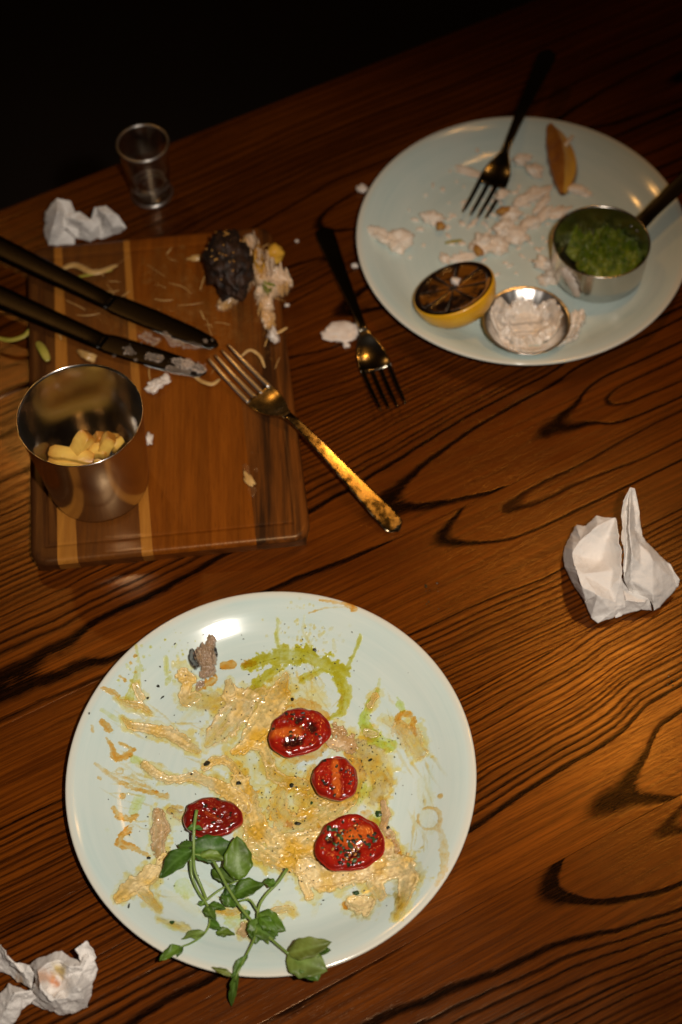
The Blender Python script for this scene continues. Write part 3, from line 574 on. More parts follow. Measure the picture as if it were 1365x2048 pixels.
rd_ = random.Random(44); drag = []
for (cx, cy, sx, sy, ang, n) in [(290, 1500, 80, 70, 22, 34), (260, 1590, 50, 40, 15, 20), (600, 1560, 70, 90, -55, 26), (860, 1600, 22, 90, 80, 16), (350, 1800, 70, 40, 25, 16), (620, 1390, 50, 30, 70, 14), (800, 1500, 35, 40, 60, 12)]:
    for _ in range(n):
        x_, y_ = rd_.gauss(cx, sx), rd_.gauss(cy, sy); a = math.radians(ang + rd_.gauss(0, 12)); ln = rd_.uniform(14, 55); dx, dy = math.cos(a) * ln, math.sin(a) * ln; bn = rd_.uniform(-6, 6)
        if math.hypot((x_ - 545) / 400, (y_ - 1568) / 375) > .84: continue
        drag.append([(x_ - dx, y_ - dy, .8, .12), (x_ + bn, y_ - bn, rd_.uniform(1.5, 4.5), .3), (x_ + dx, y_ + dy, .8, .12)])
o = spread('dragged_traces', drag, ((.90, .70, .34), (.88, .56, .16), (.9, .68, .3)), near, seed=77, film=.6, mat='film', edge=.8, ns=200, ridge=.3, res=.0006, label='thin dragged sauce traces swiped across the whole front plate', cat='sauce traces'); o['kind'] = 'stuff'
# ragged scrap
sp_ = empty('food_scrap', (*P(410, 1320, .008)[:2], .009), 'ragged grey scrap with charred skin at the upper left of the front plate', 'food scrap')
spread('flesh', [[(424, 1282, 9, 4.5), (422, 1300, 11, 6), (412, 1318, 22, 7.5), (418, 1342, 14, 5), (408, 1350, 9, 3)], [(398, 1300, 3, 3), (390, 1310, 4, 3), (395, 1318, 8, 4)], [(402, 1368, 8, 1.5), (396, 1376, 6, 1)]], ((0.44, 0.33, 0.25), (0.32, 0.22, 0.13), (0.36, 0.22, 0.1)), near, seed=71, lump=0.7, edge=0.5, ns=260, parent=sp_, res=0.0004)
spread('charred_skin', [[(386, 1308, 6, 5), (384, 1322, 7, 6), (392, 1334, 7, 5.5)], [(432, 1300, 3, 5.5), (434, 1312, 3, 4)]], ((0.015, 0.013, 0.011), (0.03, 0.02, 0.013), (0.02, 0.015, 0.01)), near, seed=72, lump=0.6, edge=0.3, parent=sp_, res=0.0004)

# ------------------------------------------------------------------ tomatoes
def tomato(cx, cy, rx, ry, ang, label, seed, zb, cut, H=0.011, tilt=(0, 0), dark=None):
    c = P(cx, cy, zb + H); a, b = rx * KN, ry * KN
    root = empty('tomato_half', (c[0], c[1], zb), label, 'tomato', 'grilled tomato halves on the front plate')
    nr, nt = 26, 84; V, C = [], []
    ca, sa = math.cos(ang), math.sin(ang)
    def place(x, y, z): return (c[0] + x * ca - y * sa, c[1] + x * sa + y * ca, zb + z + tilt[0] * x + tilt[1] * y)
    th = np.arange(nt) * 2 * math.pi / nt
    wob = 1 + 0.045 * np.sin(2 * th + seed) + 0.04 * np.sin(3 * th + seed * 2) + 0.018 * np.sin(7 * th + seed * 3) + 0.012 * np.sin(11 * th + seed * 5)
    R_, T_ = np.meshgrid(np.linspace(0.001, 0.965, nr), th, indexing='ij'); Wb = np.tile(wob, (nr, 1))
    x = R_ * a * np.cos(T_) * Wb; y = R_ * b * np.sin(T_) * Wb
    z, cc = cut(x / a, y / b, R_, T_)
    z = H + z + 0.0005 * (1 - R_ ** 2) - 0.0016 * sstep(0.82, 1.0, R_) + 0.0005 * fbm(x * 500, y * 500, seed, 3)
    vv = np.array([place(*q) for q in np.c_[x.ravel(), y.ravel(), z.ravel()]])
    Fc = [(j * nt + i, j * nt + (i + 1) % nt, (j + 1) * nt + (i + 1) % nt, (j + 1) * nt + i) for j in range(nr - 1) for i in range(nt)]
    mesh('flesh', vv, Fc, M['tomato'], root, colors=cc.reshape(-1, 3))
    prof = [(0.93, H - .0026), (0.955, H - .0020), (0.975, H - .0021), (0.992, H - .0032), (1.005, H * .7), (0.97, H * .42), (0.86, H * .15), (0.6, 0.0), (0.01, 0.0)]
    V = []
    for rr, zz in prof:
        for i in range(nt): V.append(place(rr * a * math.cos(th[i]) * wob[i], rr * b * math.sin(th[i]) * wob[i], zz))
    Fs = [(j * nt + i, j * nt + (i + 1) % nt, (j + 1) * nt + (i + 1) % nt, (j + 1) * nt + i) for j in range(len(prof) - 1) for i in range(nt)]
    fixn(mesh('skin', V, Fs, M['tomato_skin'], root))
    return root, place, a, b
RED, DRED, ORG, BLK = np.array([.33, .012, .005]), np.array([.13, .006, .004]), np.array([.62, .12, .015]), np.array([.022, .006, .005])
def cutface(core, corew, chars, seed, coreamt=0.9, base=RED):
    def f(x, y, R_, T_):
        n = fbm(x * 3, y * 3, seed, 4); n2 = fbm(x * 7 + 4, y * 7, seed + 2, 3)
        c = base[None, None, :] * (1 + 0.35 * n[..., None]); z = 0.0005 * n2 + 0.0006 * n
        (x0, y0), (x1, y1) = core; dx, dy = x1 - x0, y1 - y0; t = np.clip(((x - x0) * dx + (y - y0) * dy) / (dx * dx + dy * dy), 0, 1)
        d = np.hypot(x - x0 - t * dx, y - y0 - t * dy) / corew + 0.35 * n2
        k = (1 - sstep(0.35, 1.25, d))[..., None] * coreamt; c = c + (ORG - c) * k; z = z - 0.0009 * np.exp(-((d - 1.5) / .5) ** 2)
        k = sstep(0.84, 0.97, R_ + 0.06 * n2)[..., None] * 0.55; c = c + (DRED - c) * k
        for (px_, py_, pr_) in chars:
            k = (1 - sstep(0.45, 1.1, np.hypot(x - px_, y - py_) / pr_ + 0.5 * n2))[..., None]; c = c + (BLK - c) * k * 0.92; z = z - 0.0009 * k[..., 0]
        return z, np.clip(c, 0, 1)
    return f
t1 = tomato(598, 1460, 61, 54, 0.18, 'topmost tomato half, charred, with an orange core at its left side', 1.3, .0075, cutface(((-.95, .15), (-.1, -.05)), .22, [(.45, -.02, .24), (-.38, -.42, .30), (.08, .42, .16), (-.05, -.5, .2)], 3), tilt=(.02, -.03))
t2 = tomato(671, 1553, 44, 49, 0.05, 'smallest tomato half with a vertical orange core, right of centre', 2.1, .0068, cutface(((.05, .62), (0, -.75)), .20, [(-.45, -.25, .10), (-.1, -.5, .08), (.3, .3, .07)], 5, .95), H=0.012, tilt=(.03, -.05))
t3 = tomato(424, 1631, 57, 42, -0.15, 'glossy dark red tomato half under the stem of the pea shoots', 0.7, .0062, cutface(((-.2, .1), (.3, -.2)), .1, [(-.3, .5, .1), (.35, .0, .08)], 8, .25, base=np.array([.20, .009, .005])), H=0.013)
t4 = tomato(700, 1683, 65, 60, 0.25, 'lowest and largest tomato half, covered with chopped herbs and seeds', 1.9, .0085, cutface(((-.05, .1), (.45, .15)), .30, [(-.55, .25, .16), (-.45, -.1, .1), (.05, -.45, .2)], 11, .9), tilt=(.0, -.05))
def seeds(t, pts, name='seed'):
    root, place, a, b = t; parts = []
    for (x, y, rot) in pts:
        c = np.array(place(x * a, y * b, 0.0122)); parts.append(blob(c, (.0016, .0009, .0006), rot, 1, 0.1, sub=1))
    for p_ in parts: mesh('seed', *p_, M['seed'], root)
rs = random.Random(3)
seeds(t4, [(-.1 + .13 * i, -.62 + .13 * i + rs.uniform(-.03, .03), rs.uniform(0, 1)) for i in range(5)] + [(-.25 + .12 * i, -.55 + .1 * i, rs.uniform(0, 2)) for i in range(4)] + [(-.35, .35, 1), (-.15, .42, .5), (-.28, .2, 2), (.3, .45, .3), (-.55, -.1, 1)])
seeds(t1, [(-.3, -.1, .2), (-.1, -.25, 1), (.1, .1, .4)])
seeds(t3, [(.0, .2, .2), (.15, -.3, 1)])
def fleck(c, s, rng):
    v, f = ico(1); q = v * np.array([s * rng.uniform(.7, 1.5), s * rng.uniform(.5, 1.0), s * rng.uniform(.25, .5)]) * (1 + 0.35 * np.array([rng.uniform(-1, 1) for _ in range(len(v))]))[:, None]
    a = rng.uniform(0, 3.14); ca, sa = math.cos(a), math.sin(a); q = np.c_[q[:, 0] * ca - q[:, 1] * sa, q[:, 0] * sa + q[:, 1] * ca, q[:, 2]]
    return (q + np.asarray(c)).tolist(), f
def herbs_on(t, n, seed, lo=.0004, hi=.0013, mat='herb', hz=.0118):
    root, place, a, b = t; rg = random.Random(seed); parts = []
    for _ in range(n):
        r, q = math.sqrt(rg.random()) * .85, rg.uniform(0, 6.28); parts.append(fleck(place(r * math.cos(q) * a, r * math.sin(q) * b, hz), rg.uniform(lo, hi), rg))
    o = mesh('herb_flecks', *join(parts), M[mat], root, smooth=False); o['kind'] = 'stuff'
herbs_on(t1, 24, 1); herbs_on(t2, 22, 2, hz=.0128); herbs_on(t3, 16, 3, hz=.0138); herbs_on(t4, 55, 4, hi=.0016); herbs_on(t4, 26, 5, .0008, .0019, 'herb_green', hz=.0122)

# loose pepper and herb flecks over the front plate
rg = random.Random(21); parts = []
def pl(px_, py_, dz=0.0): c = P(px_, py_, .006); z = float(near(c[0], c[1])); c = P(px_, py_, z + dz); return (c[0], c[1], z + dz)
for (cx, cy, sx, sy, n, dz) in [(620, 1600, 75, 55, 90, .0012), (740, 1530, 30, 50, 60, .0008), (540, 1560, 60, 80, 40, .001), (450, 1440, 60, 50, 34, .0014), (640, 1760, 50, 30, 30, .0022), (330, 1680, 50, 60, 26, .001), (600, 1340, 70, 30, 36, .0006), (560, 1480, 200, 170, 90, .0002)]:
    for _ in range(int(n * 1.5)):
        x_, y_ = rg.gauss(cx, sx), rg.gauss(cy, sy)
        if math.hypot((x_ - 545) / 400, (y_ - 1568) / 375) < .93: parts.append(fleck(pl(x_, y_, dz), rg.uniform(.00022, .00062), rg))
o = mesh('pepper_flecks', *join(parts), M['herb'], smooth=False); o['kind'] = 'stuff'; tag(o, 'fine black pepper and herb specks scattered over the front plate', 'pepper')
BIG = [(316, 1372, 1.6, 'glossy black herb flake in the upper left of the front plate'), (296, 1396, 1.3, 'leftmost of the two black flakes beside the cream streak'), (326, 1394, 1.6, 'black herb flake right of the thin cream streak'), (179, 1427, 1.1, 'single black peppercorn bit on the left rim'),
       (630, 1300, 1.5, 'black herb bit lying in the olive oil pool'), (758, 1628, 2.6, 'dark green herb lump at the right of the lowest tomato half'), (741, 1520, 1.7, 'dark herb bit right of the smallest tomato half'), (596, 1647, 2.0, 'long black herb shred in the centre of the front plate'), (583, 1570, 1.7, 'black herb shred left of the smallest tomato half'), (344, 1846, 2.0, 'dark green herb shred near the lower left rim'),
       (297, 1716, 1.6, 'black herb shred at the end of the hooked orange streak'), (258, 1812, 1.6, 'dark herb shred beside the crusty lower left smear'), (415, 1526, 1.9, 'black shred on the hooked cream curl'), (777, 1655, 1.5, 'dark herb bit at the tip of the short cream ridge'), (384, 1548, 1.2, 'dark bit on the wavy cream ridge'), (712, 1785, 2.0, 'green herb bit on top of the lone cream lump'), (585, 1398, 1.5, 'dark herb bit just above the topmost tomato half'), (624, 1606, 1.5, 'green herb flake under the smallest tomato half'), (478, 1566, 1.8, 'black shred in the centre left of the front plate')]
for i, (x_, y_, s_, lb) in enumerate(BIG):
    on = {5: .002, 13: .0022, 12: .0022, 14: .0016, 15: .0042, 18: .0018}.get(i, .0009)
    tag(mesh('herb_shred', *fleck(pl(x_, y_, on), s_ * 1e-3, rg), M['herb_green' if 'green' in lb else 'herb'], smooth=False), lb, 'herb')

# ------------------------------------------------------------------ pea shoots
GRN = [np.array(c) * .85 for c in ((.058, .115, .012), (.082, .150, .018), (.110, .185, .028), (.17, .225, .055))]
def leaf(parent, base, tip, wpx, kind=0, fold=0.25, curl=0.0, zb=0.006, zt=0.008, cup=0.0):
    A, B = P(*base, zb), P(*tip, zt); ax = B - A; ln = np.linalg.norm(ax); t = ax / ln; lat = np.cross(t, [0, 0, 1]); lat /= np.linalg.norm(lat); nrm = np.cross(lat, t)
    nu, nv = 18, 9; V, C = [], []; hw = wpx * KN / 2 * .9; lr = random.Random(int(base[0] * 7 + tip[1])); ph = lr.uniform(0, 6); twist = lr.uniform(-.55, .55); side = lr.uniform(-.22, .22); g = GRN[kind] * np.array([lr.uniform(.85, 1.25), lr.uniform(1.0, 1.35), lr.uniform(.6, 1.1)])
    for i in range(nu + 1):
        s = i / nu; o = (math.sin(math.pi * s ** 0.80) ** 0.75) * (1 - 0.08 * s)
        if s < .02 or s > .985: o *= .3
        tw = twist * s; lt2 = lat * math.cos(tw) + nrm * math.sin(tw); nm2 = nrm * math.cos(tw) - lat * math.sin(tw)
        for j in range(-4, 5):
            q = j / 4; x = q * hw * o * (1 + .06 * math.sin(s * 23 + ph) * abs(q)) + side * ln * (s * s - s) * .9
            z = abs(q) * hw * o * fold + curl * ln * (s - s * s) * 4 * .25 - cup * (q * q) * hw * o + 0.0004 * math.sin(s * 17 + q * 3) * abs(q)
            V.append(A + t * (ln * s) + lt2 * x + nm2 * (z + .0007 * math.sin(s * 11 + q * 4 + ph) * abs(q)))
            vein = 0.55 if j == 0 else (0.30 if abs(math.sin((s * 5.5 - abs(q) * 1.3) * math.pi)) > .93 else 0)
            C.append(g * (1 + .25 * math.sin(s * 5 + q * 2)) + vein * np.array([.10, .16, .06]))
    Fc = [(i * nv + j, i * nv + j + 1, (i + 1) * nv + j + 1, (i + 1) * nv + j) for i in range(nu) for j in range(nv - 1)]
    o = mesh('leaf', V, Fc, M['leaf'], parent, colors=np.array(C))
    md = o.modifiers.new('thickness', 'SOLIDIFY'); md.thickness = 0.00018
    return o
def stem(parent, pts, r0, r1, name='stem', n=26):
    r0, r1 = r0 * .82, r1 * .82
    q = np.array([P(x, y, z) for x, y, z in pts]); q = spline(q, n); mesh(name, *tube(q, np.linspace(r0, r1, len(q)), 9), M['stem'], parent)
sA = empty('pea_shoot', P(400, 1760, .008), 'pea shoot with a long pale stem crossing the dark red tomato half', 'pea shoot', 'pea shoot sprigs on the front plate')
stem(sA, [(394, 1620, .028), (389, 1655, .027), (388, 1700, .022), (390, 1740, .016), (404, 1775, .012), (414, 1800, .012)], .0013, .0011)
stem(sA, [(382, 1712, .02), (384, 1750, .015), (398, 1785, .012), (416, 1812, .012), (420, 1845, .013), (408, 1868, .015), (385, 1885, .019), (362, 1894, .0245)], .0012, .0007)
stem(sA, [(414, 1800, .012), (440, 1780, .014), (478, 1760, .016)], .0009, .0007)
leaf(sA, (385, 1700), (322, 1756), 46, 1, .2, .2, .022, .012)
leaf(sA, (388, 1690), (356, 1690), 22, 2, .3, 0, .022, .016)
leaf(sA, (478, 1760), (474, 1672), 64, 2, .12, .25, .018, .026)
leaf(sA, (382, 1700), (470, 1690), 62, 0, .25, .25, .020, .016)
leaf(sA, (425, 1738), (470, 1765), 30, 0, .3, .1, .014, .014)
leaf(sA, (376, 1656), (406, 1658), 15, 2, .2, 0, .026, .028)
leaf(sA, (412, 1806), (396, 1808), 14, 3, .2, 0, .012, .012)
leaf(sA, (412, 1812), (432, 1842), 24, 1, .25, .1, .012, .014)
leaf(sA, (420, 1808), (452, 1818), 18, 1, .25, .1, .012, .014)
leaf(sA, (420, 1842), (442, 1858), 20, 2, .2, .1, .013, .016)
leaf(sA, (432, 1864), (470, 1870), 22, 2, .2, .15, .014, .016)
leaf(sA, (410, 1866), (364, 1878), 22, 3, .25, .1, .016, .020)
leaf(sA, (365, 1893), (320, 1922), 25, 2, .25, .15, .0245, .0265)
leaf(sA, (366, 1892), (354, 1914), 10, 0, .4, 0, .0245, .024)
sB = empty('pea_shoot', P(470, 1800, .008), 'pea shoot with the large folded leaf hanging over the lower rim', 'pea shoot', 'pea shoot sprigs on the front plate')
stem(sB, [(378, 1708, .020), (420, 1716, .020), (440, 1745, .019), (456, 1775, .018), (482, 1815, .017), (512, 1850, .018), (545, 1880, .020), (578, 1908, .0255)], .0014, .0010)
leaf(sB, (400, 1708), (452, 1720), 26, 3, .25, .1, .021, .020)
leaf(sB, (468, 1790), (530, 1770), 46, 1, .3, .15, .016, .018)
leaf(sB, (462, 1795), (452, 1812), 40, 1, .3, .1, .016, .014)
leaf(sB, (480, 1775), (445, 1795), 26, 0, .3, .1, .016, .014)
leaf(sB, (576, 1906), (664, 1884), 46, 3, .35, .3, .0255, .034)
leaf(sB, (576, 1908), (655, 1942), 72, 3, .22, .25, .0255, .028)
leaf(sB, (614, 1922), (636, 1962), 50, 2, .2, .2, .027, .026)
leaf(sB, (620, 1905), (662, 1900), 30, 1, .3, .1, .027, .03)
leaf(sB, (505, 1850), (552, 1878), 34, 2, .3, .2, .018, .020)
sC = empty('pea_shoot', P(510, 1850, .009), 'pea shoot trailing past the bottom rim onto the table', 'pea shoot', 'pea shoot sprigs on the front plate')
stem(sC, [(575, 1737, .016), (556, 1765, .016), (532, 1790, .016), (518, 1815, .016), (515, 1850, .018), (508, 1880, .021), (488, 1920, .026), (474, 1950, .026), (470, 1962, .022)], .0013, .0008)
stem(sC, [(480, 1802, .015), (500, 1800, .016), (516, 1822, .017)], .0008, .0008)
leaf(sC, (552, 1768), (526, 1764), 22, 1, .2, .1, .017, .020)
leaf(sC, (500, 1822), (484, 1838), 18, 2, .2, 0, .016, .014)
leaf(sC, (518, 1826), (572, 1862), 42, 2, .25, .2, .018, .018)
leaf(sC, (514, 1836), (512, 1888), 40, 2, .3, .15, .019, .017)
leaf(sC, (520, 1834), (556, 1872), 30, 1, .2, .2, .020, .020)
leaf(sC, (496, 1910), (464, 1955), 16, 2, .4, .1, .026, .026)
leaf(sC, (476, 1946), (464, 2012), 18, 1, .4, .2, .026, .004)
leaf(sC, (466, 1952), (424, 1935), 13, 3, .4, .1, .024, .0245)
leaf(sC, (520, 1862), (538, 1888), 14, 3, .3, .1, .018, .016)

# ------------------------------------------------------------------ napkins
def folded(name, sheets, label, cat, seed, amp=0.0010, fine=0.5, stain=()):
    allp = [q for s in sheets for q in s[0]]
    c = np.mean([P(*q)[:2] for q in allp], axis=0); root = empty(name, (c[0], c[1], 0), label, cat)
    for k, (pts, creases, outline) in enumerate(sheets):
        v2 = [Vector((p[0], p[1])) for p in pts]
        ed = [(outline[i], outline[(i + 1) % len(outline)]) for i in range(len(outline))] + list(creases)
        r = geometry.delaunay_2d_cdt(v2, ed, [outline], 1, 1e-4)
        bm = bmesh.new(); zs = []
        for i, q in enumerate(r[0]):
            src = r[3][i]; z = pts[src[0]][2] if src else np.mean([p[2] for p in pts])
            bm.verts.new(P(q.x, q.y, z))
        bm.verts.ensure_lookup_table()
        for f in r[2]:
            try: bm.faces.new([bm.verts[i] for i in f])
            except ValueError: pass
        for _ in range(4): bmesh.ops.subdivide_edges(bm, edges=list(bm.edges), cuts=1, use_grid_fill=True)
        bmesh.ops.triangulate(bm, faces=bm.faces)
        for _ in range(2): bmesh.ops.smooth_vert(bm, verts=[v for v in bm.verts if not v.is_boundary], factor=0.5, use_axis_x=True, use_axis_y=True, use_axis_z=True)
        bm.normal_update()
        co = np.array([v.co[:] for v in bm.verts]); n = fbm(co[:, 0] * 90, co[:, 1] * 90 + co[:, 2] * 60, seed + k, 4); rd = 1 - np.abs(fbm(co[:, 0] * 55 + 3, co[:, 1] * 55 + co[:, 2] * 40, seed + 7 + k, 3)) * 2
        r2 = 1 - np.abs(fbm(co[:, 0] * 230 + 3, co[:, 1] * 230 + co[:, 2] * 150, seed + 17 + k, 3)) * 2.5
        for v, a, b_, e_ in zip(bm.verts, n, rd, r2): v.co += v.normal * float(a * amp + b_ * amp * .8 + e_ * amp * .5 * fine); v.co.z = max(v.co.z, .0004)
        bmesh.ops.recalc_face_normals(bm, faces=bm.faces)
        V = [v.co[:] for v in bm.verts]; bm.verts.index_update(); Fc = [tuple(v.index for v in f.verts) for f in bm.faces]; bm.free()
        C = np.tile([.93, .89, .84], (len(V), 1)); vx = np.array(V)
        for (px_, py_, pr_, sc_) in stain:
            q = P(px_, py_, .022); kk = (1 - sstep(.15, 1.0, np.hypot(vx[:, 0] - q[0], vx[:, 1] - q[1]) / (pr_ * KN) + .6 * fbm(vx[:, 0] * 200, vx[:, 1] * 200, 3, 3)))[:, None]; C = C + (np.array(sc_) - C) * kk
        o = mesh('paper_sheet', V, Fc, M['paper'], root, colors=C)
        md = o.modifiers.new('thickness', 'SOLIDIFY'); md.thickness = 0.0004
    return root
# left pillow: outline then crease points
Lp = [(1153, 1048.5, .022), (1172, 1050, .026), (1193, 1030, .036), (1230, 1034, .040), (1235.5, 1065, .040), (1241, 1107, .038), (1243, 1149, .034), (1253, 1215, .012), (1226, 1235, .006), (1197, 1247, .004), (1182, 1236, .004), (1170, 1209, .004), (1149, 1176, .004), (1127, 1132, .006), (1126, 1107, .008), (1142, 1065, .014),
      (1147, 1085, .028), (1145, 1107, .030), (1148, 1128, .030), (1155, 1149, .030), (1163, 1174, .027), (1170, 1207, .014), (1195, 1052, .040), (1160, 1080, .034), (1216, 1074, .030), (1226, 1140, .029), (1168, 1115, .024), (1168, 1147, .030), (1195, 1190, .028), (1224, 1225, .012), (1200, 1120, .022), (1220, 1180, .022), (1232, 1205, .018)]
folded('paper_napkin', [
    (Lp, [(16, 17), (17, 18), (18, 19), (19, 20), (20, 21), (22, 23), (23, 16), (24, 25), (25, 31), (31, 32), (26, 27), (27, 28), (28, 29), (24, 22), (26, 24)], list(range(16))),
    ([(1261, 974.5, .060), (1247, 1002, .056), (1244, 1030, .050), (1247, 1057, .046), (1244, 1080, .044), (1250, 1098, .040), (1249, 1157, .022), (1257, 1186, .014), (1268, 1197, .012), (1282, 1194, .012), (1301, 1199, .010), (1308.6, 1221, .006), (1322, 1213, .005), (1356, 1175, .008), (1360, 1159, .014), (1337, 1124, .022), (1301, 1090, .030), (1285.6, 1073, .036), (1280, 1032, .046), (1270, 977, .058),
      (1258, 1060, .054), (1264, 1110, .044), (1262, 1160, .026), (1268, 1000, .052), (1272, 1060, .042), (1280, 1085, .040), (1306, 1187, .020), (1285, 1130, .034), (1308, 1120, .036), (1253, 1020, .048), (1255, 1090, .038)],
     [(0, 20), (20, 21), (21, 22), (22, 8), (23, 24), (24, 25), (25, 28), (28, 13), (21, 27), (27, 26), (26, 11), (29, 30), (30, 6)], list(range(20))),
    ([(1238, 1150, .012), (1262, 1165, .012), (1300, 1190, .012), (1306, 1222, .004), (1285, 1222, .006), (1262, 1226, .003), (1245, 1232, .002), (1232, 1236, .002), (1230, 1215, .006), (1252, 1200, .018), (1275, 1205, .016), (1290, 1204, .014)], [(9, 10), (10, 11)], list(range(9)))],
    'folded clean white paper napkin standing on the table at the right', 'napkin', 5)
folded('paper_napkin', [
    ([(53, 1929, .012), (65, 1919, .018), (95, 1907, .022), (124, 1898, .024), (137, 1907, .026), (160, 1922, .028), (158, 1912, .030), (149, 1900, .032), (171, 1884, .036), (181, 1900, .034), (190, 1921, .028), (199, 1942, .020), (190, 1968, .014), (187, 1991, .008), (179, 2018, .003), (145, 2030, .002), (110, 2029, .002), (86, 2022, .003), (63, 2008, .004), (70, 1997, .010), (63, 1982, .012), (63, 1953, .014),
      (108, 1961, .018), (95, 1927, .036), (114, 1942, .026), (137, 1953, .028), (137, 1934, .038), (162, 1934, .038), (166, 1944, .026), (152, 1972, .036), (133, 1997, .024), (106, 1999, .034), (82, 1976, .034), (76, 1942, .034), (168, 1978, .028), (171, 2003, .020), (124, 2016, .016), (176, 1908, .030), (120, 1920, .032), (95, 1950, .026), (120, 1978, .022), (148, 1945, .030), (100, 1985, .022)],
     [(33, 23), (23, 24), (24, 22), (26, 24), (26, 25), (27, 28), (28, 29), (29, 30), (30, 31), (31, 32), (32, 39), (39, 22), (22, 40), (34, 35), (30, 36), (8, 37), (37, 28), (38, 26), (25, 41), (42, 31), (5, 27)], list(range(22))),
    ([(-14, 1880, .012), (-4, 1890, .018), (7, 1903, .024), (34, 1926, .026), (57, 1932, .028), (68, 1949, .024), (64, 1978, .012), (38, 1967, .006), (-4, 1944, .004), (-20, 1925, .004), (19, 1934, .016), (44, 1951, .024), (22, 1922, .026), (5, 1922, .014)], [(2, 12), (12, 11), (1, 13), (13, 10), (10, 7)], list(range(10))),
    ([(17, 1963, .012), (63, 1982, .020), (72, 2001, .014), (44, 2020, .006), (36, 2039, .004), (27, 2054, .003), (-12, 2064, .003), (-20, 1998, .006), (0, 1984, .012), (30, 1988, .026), (15, 2012, .018), (48, 1996, .016)], [(1, 9), (9, 10), (10, 6), (11, 4)], list(range(9)))],
    'tightly crumpled napkin with orange stains in the bottom left corner', 'napkin', 12, amp=.0015, fine=.6, stain=[(110, 1961, 17, (.62, .20, .03)), (122, 1947, 18, (.70, .54, .2)), (85, 1962, 18, (.74, .5, .36)), (30, 1952, 16, (.68, .38, .14))])
folded('paper_napkin', [
    ([(115, 396, .034), (140, 402, .032), (150, 425, .029), (137, 440, .022), (130, 460, .014), (150, 476, .007), (150, 489, .002), (97, 491, .002), (87, 460, .006), (91, 425, .018), (116, 425, .036), (106, 455, .024), (121, 473, .010), (130, 420, .026)], [(0, 10), (10, 11), (11, 7), (10, 12), (1, 13), (13, 4)], list(range(10))),
    ([(126, 432, .024), (160, 422, .027), (182, 438, .023), (198, 450, .018), (203, 471, .005), (182, 484, .002), (155, 478, .004), (140, 464, .010), (128, 448, .014), (166, 444, .026), (158, 460, .010), (185, 462, .016)], [(1, 9), (9, 6), (0, 10), (9, 11), (11, 5)], list(range(9))),
    ([(190, 414, .031), (212, 409, .034), (236, 430, .027), (253, 455, .016), (242, 470, .004), (205, 478, .002), (185, 474, .003), (181, 445, .016), (212, 430, .034), (224, 455, .018), (204, 460, .008), (198, 440, .018)], [(1, 8), (8, 9), (9, 4), (8, 10), (10, 5), (0, 11)], list(range(8)))],
    'small crumpled white napkin behind the wooden board', 'napkin', 27, amp=.0016)

# ------------------------------------------------------------------ serving board
BZ = 0.018
BA = math.radians(4.2); BO = P(61, 1129, BZ) + np.array([0.0, 0.0, 0])
bx = np.array([math.cos(BA), math.sin(BA) * 0 + 0.045, 0]); bx = np.array([math.cos(math.radians(2.7)), math.sin(math.radians(2.7)), 0]); by = np.array([-math.sin(math.radians(4.0)), math.cos(math.radians(4.0)), 0])
BW, BL, BR_, ER = 0.203, 0.306, 0.013, 0.0042
board = empty('serving_board', (*(BO + bx * BW / 2)[:2], 0), 'striped wooden serving board littered with food scraps', 'serving board')
def stave_mat(name, a, b_, streak, dark, seed):
    m, nt, bs = newmat(name); tc = N(nt, 'ShaderNodeTexCoord').outputs['Object']
    mp = N(nt, 'ShaderNodeMapping'); mp.inputs['Scale'].default_value = (1, .05, 1); mp.inputs['Rotation'].default_value = (0, 0, -math.radians(4)); mp.inputs['Location'].default_value = (seed, 0, 0); L(nt, tc, mp.inputs[0])
    n = tex_noise(nt, mp.outputs[0], 420, 4, .6).outputs[0]; n2 = tex_noise(nt, mp.outputs[0], 90, 4, .6).outputs[0]; n3 = tex_noise(nt, tc, 26, 4, .6).outputs[0]
    c = mixc(nt, ramp(nt, n, [(.3, 0.0), (.7, 1.0)]), a, b_); c = mixc(nt, math_node(nt, 'MULTIPLY', ramp(nt, n2, [(.45, 0.0), (.62, 1.0)]), streak), c, dark)
    pr = tex_noise(nt, mp.outputs[0], 1500, 2, .5).outputs[0]; c = mixc(nt, math_node(nt, 'MULTIPLY', ramp(nt, pr, [(.3, 1.0), (.4, 0.0)]), .5), c, dark)
    L(nt, c, bs.inputs['Base Color']); L(nt, math_node(nt, 'ADD', math_node(nt, 'MULTIPLY', n3, .25), .20), bs.inputs['Roughness']); bs.inputs['Specular IOR Level'].default_value = .35; bs.inputs['Specular Tint'].default_value = (1.0, .68, .36, 1)
    bump(nt, bs, n, .4, .0003); return m
SW = [stave_mat('acacia_dark', (.058, .018, .004), (.09, .030, .007), .5, (.03, .012, .005), 0), stave_mat('acacia_sapwood', (.30, .11, .014), (.40, .16, .024), .4, (.24, .09, .018), 1.3), stave_mat('acacia_mid', (.095, .028, .005), (.14, .044, .007), .4, (.05, .02, .008), 2.1),
      stave_mat('acacia_red', (.150, .036, .0028), (.225, .060, .0048), .4, (.075, .018, .002), 3.7), stave_mat('acacia_streaked', (.115, .033, .005), (.165, .050, .008), .95, (.022, .009, .004), 5.2)]
